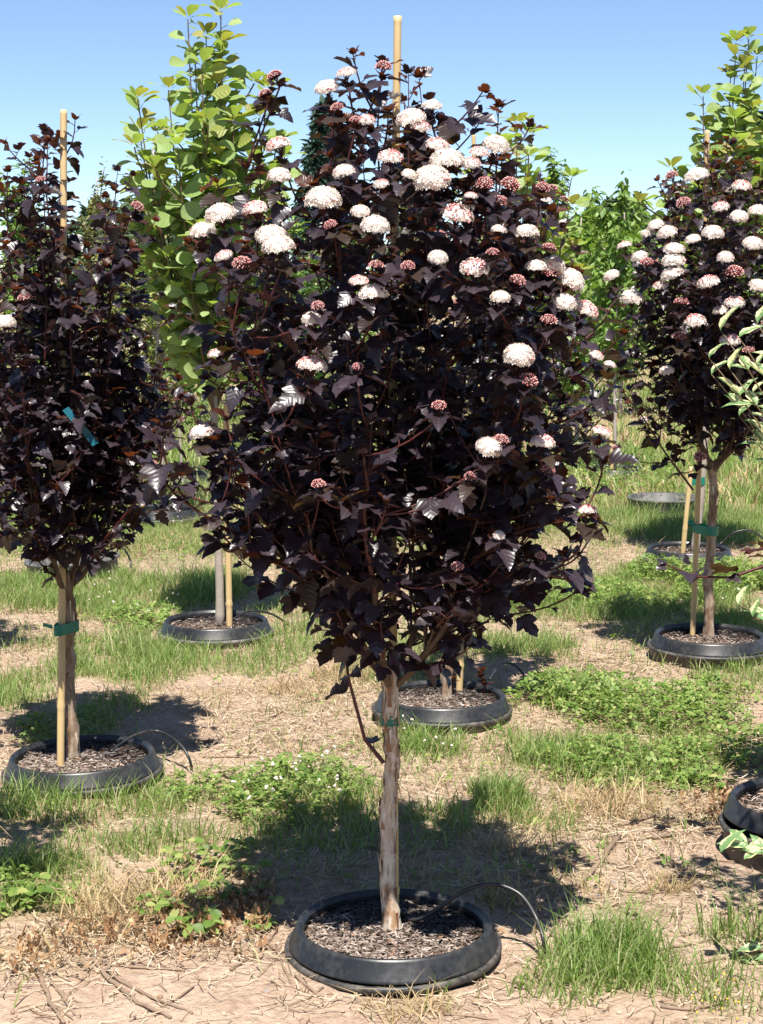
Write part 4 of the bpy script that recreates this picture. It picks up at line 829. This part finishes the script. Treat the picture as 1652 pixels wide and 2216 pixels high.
def tape(label, c1, r1, c2, r2, z, h, tail=None, turns=3):
    c1 = Vector((c1[0], c1[1])); c2 = Vector((c2[0], c2[1])); d = (c2 - c1); a = math.atan2(d.y, d.x); pts = []
    for k in range(13): q = a + math.pi / 2 + math.pi * k / 12; pts.append(c1 + Vector((math.cos(q), math.sin(q))) * (r1 + .0015))
    for k in range(13): q = a - math.pi / 2 + math.pi * k / 12; pts.append(c2 + Vector((math.cos(q), math.sin(q))) * (r2 + .0015))
    cen = (c1 + c2) / 2; n = len(pts); mb = MB(); rng = random.Random(3)
    V = []; rows = turns * 2 + 1
    for j in range(rows):
        zz = h * (j / (rows - 1) - .5); bul = .0012 * (j % 2)
        for q in pts:
            o = (q - cen).normalized(); V.append((q.x + o.x * bul - cen.x, q.y + o.y * bul - cen.y, zz + rng.uniform(-.0008, .0008)))
    F = []
    for j in range(rows - 1):
        for k in range(n): a_ = j * n + k; b_ = j * n + (k + 1) % n; F += [(a_, b_, b_ + n), (a_, b_ + n, a_ + n)]
    mb.add(V, F)
    if tail:
        p0 = Vector((tail[0], tail[1], tail[2])) - Vector((cen.x, cen.y, z)); dv = Vector(tail[3]); s = Vector(tail[4]); V = []
        for i in range(6): e = p0 + dv * (i / 5) + Vector((0, -.004 * math.sin(i * 1.1), 0)); wd = s * (1 - .03 * i); V += [tuple(e - wd), tuple(e + wd)]
        mb.add(V, [f for i in range(5) for f in ((2 * i, 2 * i + 1, 2 * i + 3), (2 * i, 2 * i + 3, 2 * i + 2))])
    return tag(mb.build('tie_tape', M['tape'], loc=(cen.x, cen.y, z)), label, 'tie tape', 'green plant ties')
p = POTS['C']; sC = G(131, 1652, .055); tz = atY(140, 1364, sC.y).z
tape('bright green tie tape binding stake and trunk of the tagged ninebark', (sC.x + .004, sC.y + .004), .0115, (p.x - .033, p.y + .02), .026, tz, .031, (sC.x - .01, sC.y - .008, tz + .012, (-.028, 0, .006), (0, 0, .006)))
tz = atY(834, 1555, MAINY).z; tape('green tie tape wrapped round the pale peeling trunk', (MAINX + .012, MAINY + .042), .0105, (MAINX, MAINY), .0178, tz, .026)
p = POTS['E']; sE = G(1499, 1372, .075); tz = atY(1520, 1150, p.y).z; xs_ = atY(1507, 1150, sE.y + .005).x
tape('dark green tie band joining stake and trunk of the bushy ninebark', (xs_, sE.y + .006), .0115, (p.x, p.y + .02), .025, tz, .034, (xs_ - .012, sE.y - .004, tz + .012, (-.02, 0, .018), (.005, 0, .006)))
a = atY(1503, 1040, POTS['F'].y); tape('small green tie on the rear smoke bush trunk', (a.x - .01, a.y - .02), .012, (POTS['F'].x + .05, POTS['F'].y), .024, a.z, .04)
a = atY(1322, 972, POTS['P4'].y); tape('tiny green tie on the stubby stake beyond clover', (a.x, a.y - .005), .014, (a.x + .03, a.y), .012, a.z, .045)
def strip(name, label, cat, pts, wd, mat, th=.0008, group=None):
    mb = MB(); V = []; o = Vector(pts[0])
    for q in pts: e = Vector(q) - o; V += [tuple(e - wd), tuple(e + wd), tuple(e - wd + Vector((0, th, 0))), tuple(e + wd + Vector((0, th, 0)))]
    F = []
    for i in range(len(pts) - 1):
        a, b = 4 * i, 4 * i + 4; F += [(a, a + 1, b + 1), (a, b + 1, b), (a + 2, b + 3, a + 3), (a + 2, b + 2, b + 3), (a, b, b + 2), (a, b + 2, a + 2), (a + 1, a + 3, b + 3), (a + 1, b + 3, b + 1)]
    F += [(0, 2, 3), (0, 3, 1)]; n = 4 * (len(pts) - 1); F += [(n, n + 1, n + 3), (n, n + 3, n + 2)]
    mb.add(V, F); return tag(mb.build(name, mat, loc=o, smooth=False), label, cat, group)
yC = POTS['C'].y - .23
strip('plant_tag', 'long teal plastic tag hanging slantwise in the left ninebark', 'tag', [atY(142, 884, yC), atY(165, 912, yC - .01), atY(190, 940, yC), atY(207, 962, yC - .005)], Vector((.0085, 0, .005)), M['tag'])
strip('hanging_tape', 'loose green tape end hanging behind the pale trunk fork', 'tie tape', [atY(862, 1412, MAINY + .05), atY(868, 1440, MAINY + .05), atY(874, 1470, MAINY + .045)], Vector((.009, 0, .002)), M['tape'], group='green plant ties')

# ---------------------------------------------------------------- drip tubes
def dripline(label, pts, r=.0042, emitter=None):
    P = [Vector(q) for q in pts]; fine = []
    for i in range(len(P) - 1):
        p0 = P[max(i - 1, 0)]; p1 = P[i]; p2 = P[i + 1]; p3 = P[min(i + 2, len(P) - 1)]
        for k in range(8):
            t = k / 8; fine.append(.5 * ((2 * p1) + (p2 - p0) * t + (2 * p0 - 5 * p1 + 4 * p2 - p3) * t * t + (3 * p1 - p0 - 3 * p2 + p3) * t ** 3))
    fine.append(P[-1]); o = P[0]; root = None
    mb = MB(); tube(mb, [q - o for q in fine], r, 10); ob = tag(mb.build('irrigation_tube', M['tube'], loc=o), label, 'tube', 'drip irrigation tubes')
    if emitter:
        mb = MB(); lathe(mb, [(.0, .0), (.006, .0), (.007, .004), (.005, .008), (.008, .010), (.008, .022), (.005, .026), (.0, .027)], 12); tube(mb, [Vector((0, 0, -.05)), Vector((0, 0, .002))], .003, 6)
        e = mb.build('spray_emitter', M['tube'], ob); e.location = Vector(emitter) - o
    return ob
def onY(px, py, Y): return atY(px, py, Y)
yb = MAINY + .02
dripline('black drip tube arching out of the front mulch pot', [onY(872, 1990, yb + .02), onY(910, 1988, yb + .01), onY(960, 1958, yb), onY(1010, 1925, yb), onY(1070, 1914, yb), onY(1125, 1935, yb - .02), onY(1160, 1985, yb - .05), onY(1178, 2040, yb - .09), G(1183, 2086, -.01)], .0046, onY(874, 1992, yb + .015) + Vector((0, 0, .0)))
p = POTS['C']; dripline('black drip tube curving out of the tagged ninebark pot', [G(240, 1626, .075), G(290, 1592, .10), G(340, 1582, .10), G(385, 1606, .08), G(410, 1642, .04), G(416, 1676, -.01)], .0042)
p = POTS['D']; dripline('dusty drip tube lying over the tall smoke bush pot rim', [G(505, 1340, .08), G(540, 1322, .10), G(585, 1328, .08), G(615, 1345, .03), G(630, 1362, -.01)], .0042)
p = POTS['B']; dripline('drip tube looping to the right of the sprouting pot', [G(1060, 1470, .09), G(1085, 1436, .11), G(1115, 1440, .09), G(1140, 1472, .05), G(1150, 1512, -.01)], .0042)
p = POTS['F']; dripline('pale drip tube arching from the rear smoke bush pot', [G(1525, 1195, .10), onY(1555, 1180, p.y), onY(1590, 1152, p.y), onY(1630, 1150, p.y), onY(1665, 1180, p.y), G(1690, 1215, -.01)], .0045)
p = POTS['S1']; dripline('grey drip tube standing loose beyond the empty tilted socket', [G(285, 1240, -.01), onY(283, 1215, p.y + .1), onY(272, 1192, p.y + .1), onY(258, 1184, p.y + .1), onY(252, 1205, p.y + .1), G(250, 1232, -.01)], .005)
p = POTS['P3']; dripline('thin grey tube looping over the far grey pot', [G(385, 1030, .1), onY(405, 1016, p.y), onY(430, 1012, p.y), onY(452, 1022, p.y), G(468, 1045, -.01)], .005)

# ---------------------------------------------------------------- red basal sprouts in the rear pot
def sprout(label, base, h, seed):
    rng = random.Random(seed); root = empty('basal_sprout', base, label, 'sprout', 'red basal sprouts'); mb = MB(); pts = [Vector((.006 * math.sin(i), .003 * i * .3, h * i / 6)) for i in range(7)]; tube(mb, pts, .0022, 5); mb.build('stem', [M['stem_red']], root)
    for i in range(11):
        f = .3 + .7 * i / 10; a = i * 2.4; d = Vector((math.cos(a), math.sin(a), .5 + f)).normalized(); u = Vector((-d.x, -d.y, 1)); s = u.cross(d).normalized() if False else d.cross(u).normalized(); u = s.cross(d); L = rng.uniform(.022, .036); q = Vector((0, 0, h * f)) + Vector((.006 * math.sin(6 * f), .0018 * f * 6 * .5, 0))
        link('leaf', NB_ME[(4 + i % 2, 1)], root, mat=Matrix(((s.x * L, d.x * L, u.x * L, q.x), (s.y * L, d.y * L, u.y * L, q.y), (s.z * L, d.z * L, u.z * L, q.z), (0, 0, 0, 1))))
sprout('red leafy sprout against the dark rear trunk', G(978, 1500, .055), .11, 1); sprout('red leafy sprout alone near the rear pot rim', G(1045, 1500, .055), .075, 2)

# ---------------------------------------------------------------- broad leaved weeds
def weed(label, px, py, n, seed, big=.030, h=.05):
    rng = random.Random(seed); b = G(px, py); root = empty('clover_weed', (b.x, b.y, float(gh(b.x, b.y)) - .003), label, 'weed', 'broad leaved weeds'); mb = MB()
    for i in range(n):
        a = i * 2.4 + rng.uniform(-.4, .4); L = h * rng.uniform(.5, 1.3); e = Vector((math.cos(a) * L * .8, math.sin(a) * L * .8, L * rng.uniform(.5, 1.0))); tube(mb, bez(Vector((0, 0, 0)), Vector((e.x * .3, e.y * .3, e.z * .8)), e, 5), .0011, 4, cap=False)
        for q in range(3):
            a2 = a + (q - 1) * 1.6; d = Vector((math.cos(a2), math.sin(a2), rng.uniform(-.3, .35))).normalized(); u = Vector((rng.gauss(0, .3), rng.gauss(0, .3) - .2, 1)); s = d.cross(u).normalized(); u = s.cross(d); S = big * rng.uniform(.7, 1.2)
            link('leaf', WEED_ME, root, mat=Matrix(((s.x * S, d.x * S, u.x * S, e.x), (s.y * S, d.y * S, u.y * S, e.y), (s.z * S, d.z * S, u.z * S, e.z), (0, 0, 0, 1))))
    mb.build('stems', M['clover'], root)
bq = MB(); V, F, U = strip_leaf([(0, .01, 0), (.15, .18, .14), (.4, .34, .4), (.65, .34, .68), (.9, .17, .92), (1, .02, 1)], .25, .2); bq.add(V, F, 0, U); WEED_ME = bq.mesh('weed_leaf', M['clover'])
for i, (px, py, n, big) in enumerate([(430, 2030, 7, .034), (440, 1920, 9, .026), (480, 1890, 10, .026), (500, 1850, 9, .024), (370, 1980, 6, .026), (330, 2000, 5, .026), (520, 1950, 6, .026), (400, 1870, 8, .024), (540, 1900, 6, .022), (60, 1950, 9, .03), (380, 1905, 7, .024), (110, 1960, 6, .026), (455, 1965, 7, .026), (590, 1740, 8, .02), (1510, 1700, 6, .022), (1540, 1715, 7, .02), (1480, 1690, 7, .02), (560, 2010, 4, .026), (20, 1900, 8, .03)]):
    weed('broad green weed leaves ' + ('growing in the shaded grass clump' if px < 200 else 'at the edge of the big clover patch' if px > 1000 else 'among small white clover blossoms' if py < 1800 else 'with large folded leaves on the orange litter' if big > .03 else 'sprouting from dead leaves below the shade' if py > 1940 else 'in the mixed green weeds beside the crown shade'), px, py, n, 100 + i, big)

# ---------------------------------------------------------------- dead sticks on the ground
def stick(label, pts, r, seed, z=None, group='dead sticks on the bare dirt'):
    rng = random.Random(seed); P = []
    for (px, py) in pts: q = G(px, py); q.z = float(gh(q.x, q.y)) + r * .7; P.append(q)
    fine = []
    for a, b in zip(P[:-1], P[1:]):
        n = max(3, int((b - a).length / .025)); fine += [a.lerp(b, k / n) for k in range(n)]
    fine.append(P[-1]); o = fine[0].copy(); n = len(fine)
    fine = [q - o + Vector((rng.gauss(0, r * .25), rng.gauss(0, r * .25), abs(rng.gauss(0, r * .2)))) for q in fine]
    mb = MB(); tube(mb, fine, [r * (1 - .4 * k / n) for k in range(n)], 7, 0, .12, rng)
    return tag(mb.build('dead_stick', M['twig'], loc=o), label, 'stick', group)
stick('thick dead stick pointing from the drip tube toward the raised pot', [(1338, 1818), (1290, 1885), (1238, 1950)], .0075, 1, group=None)
stick('long thin dead stick lying up against the raised black pot', [(1556, 1784), (1480, 1800), (1400, 1812), (1300, 1835)], .0048, 2, group=None)
stick('bent dead stick shaped like an elbow on bare dirt', [(1457, 1800), (1455, 1860), (1462, 1880), (1425, 1922)], .005, 3, group=None)
stick('longer of two parallel dead sticks on the dirt below the dry weeds', [(198, 2084), (240, 2130), (300, 2180), (372, 2222)], .0055, 4, group=None)
stick('shorter of two parallel dead sticks on the dirt below the dry weeds', [(212, 2094), (262, 2130), (330, 2170), (420, 2215)], .004, 5, group=None)
rr = random.Random(77)
LST = [((1330, 1790), (1420, 1765), .004), ((1180, 1960), (1330, 1950), .003), ((1290, 1980), (1400, 1962), .004), ((1230, 1950), (1420, 2010), .003), ((1310, 2010), (1480, 1990), .004), ((1330, 2075), (1530, 2050), .004), ((1480, 2040), (1475, 2000), .004), ((1560, 1985), (1652, 1950), .004), ((1300, 1925), (1420, 1940), .0028), ((1220, 1870), (1400, 1880), .0028), ((1190, 2035), (1235, 1970), .004), ((1200, 2050), (1230, 1960), .003), ((1070, 2110), (1180, 2080), .0035), ((960, 2200), (1080, 2216), .003), ((560, 2130), (620, 2060), .003), ((600, 2050), (640, 2160), .003), ((500, 2110), (600, 2020), .004), ((540, 2000), (610, 2080), .0035), ((250, 2100), (400, 2110), .003), ((90, 2120), (140, 2216), .006), ((110, 2130), (160, 2200), .004), ((550, 1568), (610, 1540), .004), ((500, 1625), (690, 1600), .003), ((440, 1640), (640, 1655), .003), ((420, 1610), (520, 1580), .004), ((900, 1665), (760, 1680), .003), ((1240, 1425), (1360, 1440), .004), ((1300, 1410), (1420, 1400), .004), ((1150, 1435), (1280, 1455), .003), ((1290, 1470), (1400, 1450), .003), ((330, 1985), (480, 2000), .003), ((1430, 2185), (1560, 2180), .004), ((350, 2190), (420, 2150), .003), ((620, 2190), (700, 2150), .003), ((700, 2170), (640, 2130), .004), ((1420, 1905), (1560, 1895), .003), ((1330, 1890), (1430, 1850), .0025), ((1170, 1900), (1290, 1850), .003), ((1500, 1850), (1600, 1860), .003), ((1250, 1440), (1330, 1420), .003), ((1480, 2100), (1652, 2060), .003), ((1130, 1990), (1260, 2020), .003)]
for i, (a, b, r) in enumerate(LST):
    
    mx_, my_ = (a[0] + b[0]) / 2, (a[1] + b[1]) / 2
    wh = ('in the straw before the raised muddy socket' if my_ < 1480 else 'in the straw beyond the front trunk' if my_ < 1750 else ('beside the lower end of the arching drip tube' if mx_ < 1300 else 'on bare dirt before the high standing pot') if mx_ > 1100 else 'on dirt below the dry weeds' if mx_ < 450 else 'beside the front mulch pot')
    mid = ((a[0] + b[0]) / 2 + rr.uniform(-8, 8), (a[1] + b[1]) / 2 + rr.uniform(-8, 8)); stick(('thicker' if r >= .004 else 'thin') + ' brown dead twig lying loose ' + wh, [a, mid, b], r, 10 + i)

# ---------------------------------------------------------------- variegated dogwood reaching in from the right
p = POTS['DW']; rng = random.Random(9); root = empty('variegated_dogwood', (p.x, p.y, .055), 'cream and green variegated dogwood reaching in beside the raised pot', 'shrub')
mb = MB(); lv = Leaves(); base = Vector((0, 0, 0))
tube(mb, [Vector((0, 0, -.03)), Vector((.01, 0, .2)), Vector((0, .01, .38))], [.017, .014, .013], 10)
mb.build('trunk', M['graybark'], root)
tips = [((1640, 700), .0), ((1600, 730), -.1), ((1560, 715), .0), ((1535, 775), -.1), ((1580, 800), -.1), ((1540, 810), .05), ((1640, 790), .1), ((1600, 860), 0), ((1630, 850), .1), ((1600, 900), .0), ((1640, 960), .1), ((1600, 1310), 0), ((1630, 1335), -.05), ((1610, 1860), -.1), ((1560, 1845), -.1), ((1640, 1850), 0), ((1600, 2075), 0), ((1625, 2100), .05), ((1645, 2095), 0)]
for i in range(26): tips.append(((1760 + rng.uniform(-60, 320), 750 + rng.uniform(-250, 900)), rng.uniform(-.3, .3)))
up = Vector((0, 0, 1))
for (px, py), dy in tips:
    e = atY(px, py, p.y + dy) - Vector((p.x, p.y, .055)); st = Vector((0, 0, min(.38, max(.05, e.z * .6)))); mbb = MB(); path = bez(st, Vector((e.x * .45, e.y * .45, st.z + (e.z - st.z) * .6 + .06)), e, 9)
    tube(mbb, path, [.0035 * (1 - .08 * k) for k in range(9)], 6); mbb.build('branch', M['stem_green'], root)
    ax = (path[-1] - path[-2]).normalized()
    for j in range(7):
        f = 1 - j * .055; q = path[min(int(f * 8), 8)] if j else path[-1]; a = (j // 2) * 1.57 + (j % 2) * 3.14 + rng.uniform(-.2, .2); h = Vector((math.cos(a), math.sin(a), 0)); d = (h * .8 + ax * .5 + up * rng.uniform(.1, .9)).normalized(); lv.add(q, d, up * .5 - h * .8 + Vector((0, -.3, 0)), rng.uniform(.038, .062))
lv.finish(root, DW, DW_ME, ['var'], 150, np.random.RandomState(3), root.location, lambda P, S: -P[:, 0])

# ---------------------------------------------------------------- background nursery trees
def bg_crown(seed, mat, n, zs, rtab, leaf, droop=.2, nb=16):
    rng = random.Random(seed); nr = np.random.RandomState(seed); mbw = MB(); lv = Leaves(); z0, z1 = zs
    tube(mbw, [Vector((.01 * math.sin(i * 1.3 + seed), .01 * math.cos(i + seed), z1 * .97 * i / 9)) for i in range(10)], [.018 * (1 - .085 * i) for i in range(10)], 7)
    per = n // nb
    for i in range(nb):
        f = (i + rng.random()) / nb; zb = z0 + (z1 - z0) * f * .85; a = i * 2.4; r = interp(rtab, f) * rng.uniform(.6, 1.05); e = Vector((math.cos(a) * r, math.sin(a) * r, zb + (z1 - z0) * rng.uniform(.08, .22))); path = bez(Vector((0, 0, zb)), Vector((e.x * .6, e.y * .6, zb + (e.z - zb) * .5)), e, 6); tube(mbw, path, .005, 4, cap=False)
        for j in range(per):
            t = rng.uniform(.15, 1.05); q = path[min(int(t * 5), 5)] + Vector((rng.gauss(0, r * .16), rng.gauss(0, r * .16), rng.gauss(0, .05))); aa = rng.uniform(0, 6.28); d = Vector((math.cos(aa), math.sin(aa), rng.gauss(-droop, .4))); lv.add(q, d, Vector((rng.gauss(0, .5), rng.gauss(0, .5) - .2, 1)), leaf * rng.uniform(.6, 1.3))
    P = np.array(lv.p); D = np.array(lv.d); Uq = np.array(lv.u); S = np.array(lv.s); mbl = MB(); T = nr.randint(0, 2, len(P))
    for ti, (V, F, Uv) in enumerate(BG):
        q = T == ti; W = frames(None, V, D[q], Uq[q], S[q], P[q]); mbl.add(W.reshape(-1, 3), (np.arange(q.sum())[:, None, None] * len(V) + F[None]).reshape(-1, 3), 0, np.tile(Uv, (q.sum(), 1)))
    return mbw.mesh('trunk', M['graybark']), mbl.mesh('crown', M[mat])
KINDS = {'fresh': bg_crown(1, 'bgl', 1500, (.7, 2.2), [(0, .28), (.4, .34), (.8, .2), (1, .05)], .075), 'droop': bg_crown(2, 'bgl', 1500, (.8, 2.3), [(0, .2), (.5, .36), (.85, .25), (1, .05)], .085, .7), 'olive': bg_crown(3, 'bgl2', 1500, (.6, 2.4), [(0, .2), (.4, .3), (.8, .22), (1, .04)], .05, 0.0), 'dark': bg_crown(4, 'bgl3', 1600, (.5, 2.1), [(0, .25), (.4, .36), (.8, .25), (1, .05)], .07), 'bush': bg_crown(5, 'bgl', 1800, (.3, 1.7), [(0, .35), (.4, .5), (.8, .35), (1, .1)], .08)}
def bg_tree(kind, x, y, s, label, rz=0, group='young trees in the rows behind'):
    o = empty('nursery_tree', (x, y, 0.0), label, 'tree', group); o.rotation_euler = (0, 0, rz); o.scale = (s, s, s)
    tr_, cr_ = KINDS[kind]; link('trunk', tr_, o); link('crown', cr_, o, kind='stuff'); return o
def bgp(kind, key, s, label, rz=0): p = POTS[key]; bg_tree(kind, p.x, p.y, s, label, rz)
bgp('fresh', 'P3', .62, 'small fresh green tree with straight grey stem beyond the tagged ninebark'); bgp('droop', 'P4', .9, 'slender green tree with drooping leaves beyond the white clover', 1.0); bgp('bush', 'P9', 1.2, 'leafy green bush beside the slender drooping tree', 2.0); bgp('olive', 'P5', .95, 'thin olive tree behind the tagged ninebark', 3.0); bgp('dark', 'P6', .7, 'dark green tree behind the low left branches', 1.5); bgp('fresh', 'P8', .8, 'light green tree standing in the far grey pot', .6)
for bx, by, bs, bk, lb in ((1345, 905, 1.35, 'bush', 'full green bush behind the slender drooping tree'), (1195, 880, 1.3, 'fresh', 'green tree just past the flowering ninebark crown'), (1270, 860, 1.5, 'bush', 'tall leafy mass beyond the slender drooping tree'), (330, 900, 1.15, 'bush', 'green bush beyond the tagged ninebark'), (225, 930, 1.05, 'olive', 'thin olive tree showing over the tagged ninebark')):
    o4 = G(bx, by); bg_tree(bk, o4.x, o4.y, bs, lb, bx * .01)
o3 = G(570, 985); bg_tree('bush', o3.x, o3.y, .8, 'three stemmed green bush seen through the left gap', 1.1)
rr = random.Random(15); LB = {'fresh': 'light green young tree in the rows far behind', 'droop': 'green young tree with hanging leaves in the rows far behind', 'olive': 'olive green young tree in the rows far behind', 'dark': 'dark green young tree in the rows far behind', 'bush': 'broad bushy green tree in the rows far behind'}
for Y in (15, 17.5, 20, 23, 27, 31, 35.5):
    x = -.27 * Y + rr.uniform(0, 1)
    while x < .27 * Y:
        if not (Y < 19 and abs(x) < .9):
            kd = rr.choice(['fresh', 'bush', 'olive', 'dark', 'droop', 'bush', 'fresh']); bg_tree(kd, x + rr.uniform(-.2, .2), Y + rr.uniform(-.5, .5), rr.uniform(.7, 1.12) * (1 if Y < 25 else 1.1), LB[kd], rr.uniform(0, 6))
        x += rr.uniform(1.5, 2.6) * (1 if Y > 18 else 1.3)
# far trees beyond the track
def far_mesh(seed, mat, h, rtab, n, leaf):
    nr = np.random.RandomState(seed); f = nr.rand(n) ** .8; a = nr.rand(n) * 6.283; lob = 1 + .25 * np.sin(a * 3 + f * 9) + .15 * np.sin(a * 5 - f * 17); r = np.interp(f, [t[0] for t in rtab], [t[1] for t in rtab]) * lob * np.sqrt(nr.uniform(.3, 1, n)); P = np.stack([r * np.cos(a), r * np.sin(a), h * (.08 + .92 * f)], 1); D = nr.normal(0, 1, (n, 3)) + np.stack([np.cos(a), np.sin(a), np.zeros(n) - .2], 1); S = leaf * nr.uniform(.5, 1.4, n); Uq = nr.normal(0, .5, (n, 3)) + np.array([0, 0, 1.0])
    mb = MB(); V, F, Uv = BG[0]; W = frames(None, V, D, Uq, S, P); mb.add(W.reshape(-1, 3), (np.arange(n)[:, None, None] * len(V) + F[None]).reshape(-1, 3), 0, np.tile(Uv, (n, 1))); mw = MB(); tube(mw, [Vector((0, 0, -.1)), Vector((.05, 0, h * .4)), Vector((0, 0, h * .9))], [h * .025, h * .018, h * .006], 7)
    return mw.mesh('trunk', M['stem_brown']), mb.mesh('crown', M[mat])
FAR = {'round': far_mesh(1, 'far', 6, [(0, 1.4), (.4, 2.4), (.8, 1.7), (1, .3)], 2600, .5), 'brown': far_mesh(2, 'farbrown', 5, [(0, 1.6), (.4, 2.3), (.8, 1.6), (1, .4)], 2600, .35), 'conifer': far_mesh(3, 'conifer', 13, [(0, 2.2), (.3, 1.9), (.7, .9), (1, .08)], 2600, .7)}
def far_tree(kd, x, y, s, rz):
    o = empty('far_tree', (x, y, 0), {'round': 'distant rounded green tree beyond the gravel track', 'brown': 'distant brownish tree beyond the gravel track', 'conifer': 'distant dark conifer beyond the gravel track'}[kd], 'tree', 'far trees beyond the track'); o.rotation_euler = (0, 0, rz); o.scale = (s, s, s); link('trunk', FAR[kd][0], o); link('crown', FAR[kd][1], o, kind='stuff')
x = -34
while x < 36:
    far_tree(rr.choice(['round', 'round', 'brown']), x, rr.uniform(62, 78), rr.uniform(.55, .85), rr.uniform(0, 6)); x += rr.uniform(2.2, 3.8)
x = -40
while x < 42:
    far_tree(rr.choice(['round', 'brown', 'round', 'conifer']), x, rr.uniform(95, 120), rr.uniform(.6, .9), rr.uniform(0, 6)); x += rr.uniform(4, 6)
for (px, py, Y) in ((700, 225, 118), (1385, 425, 112), (1350, 440, 116), (690, 300, 112), (1480, 400, 112)):
    q = atY(px, py, Y); far_tree('conifer', q.x, q.y, q.z / 13, rr.uniform(0, 6))
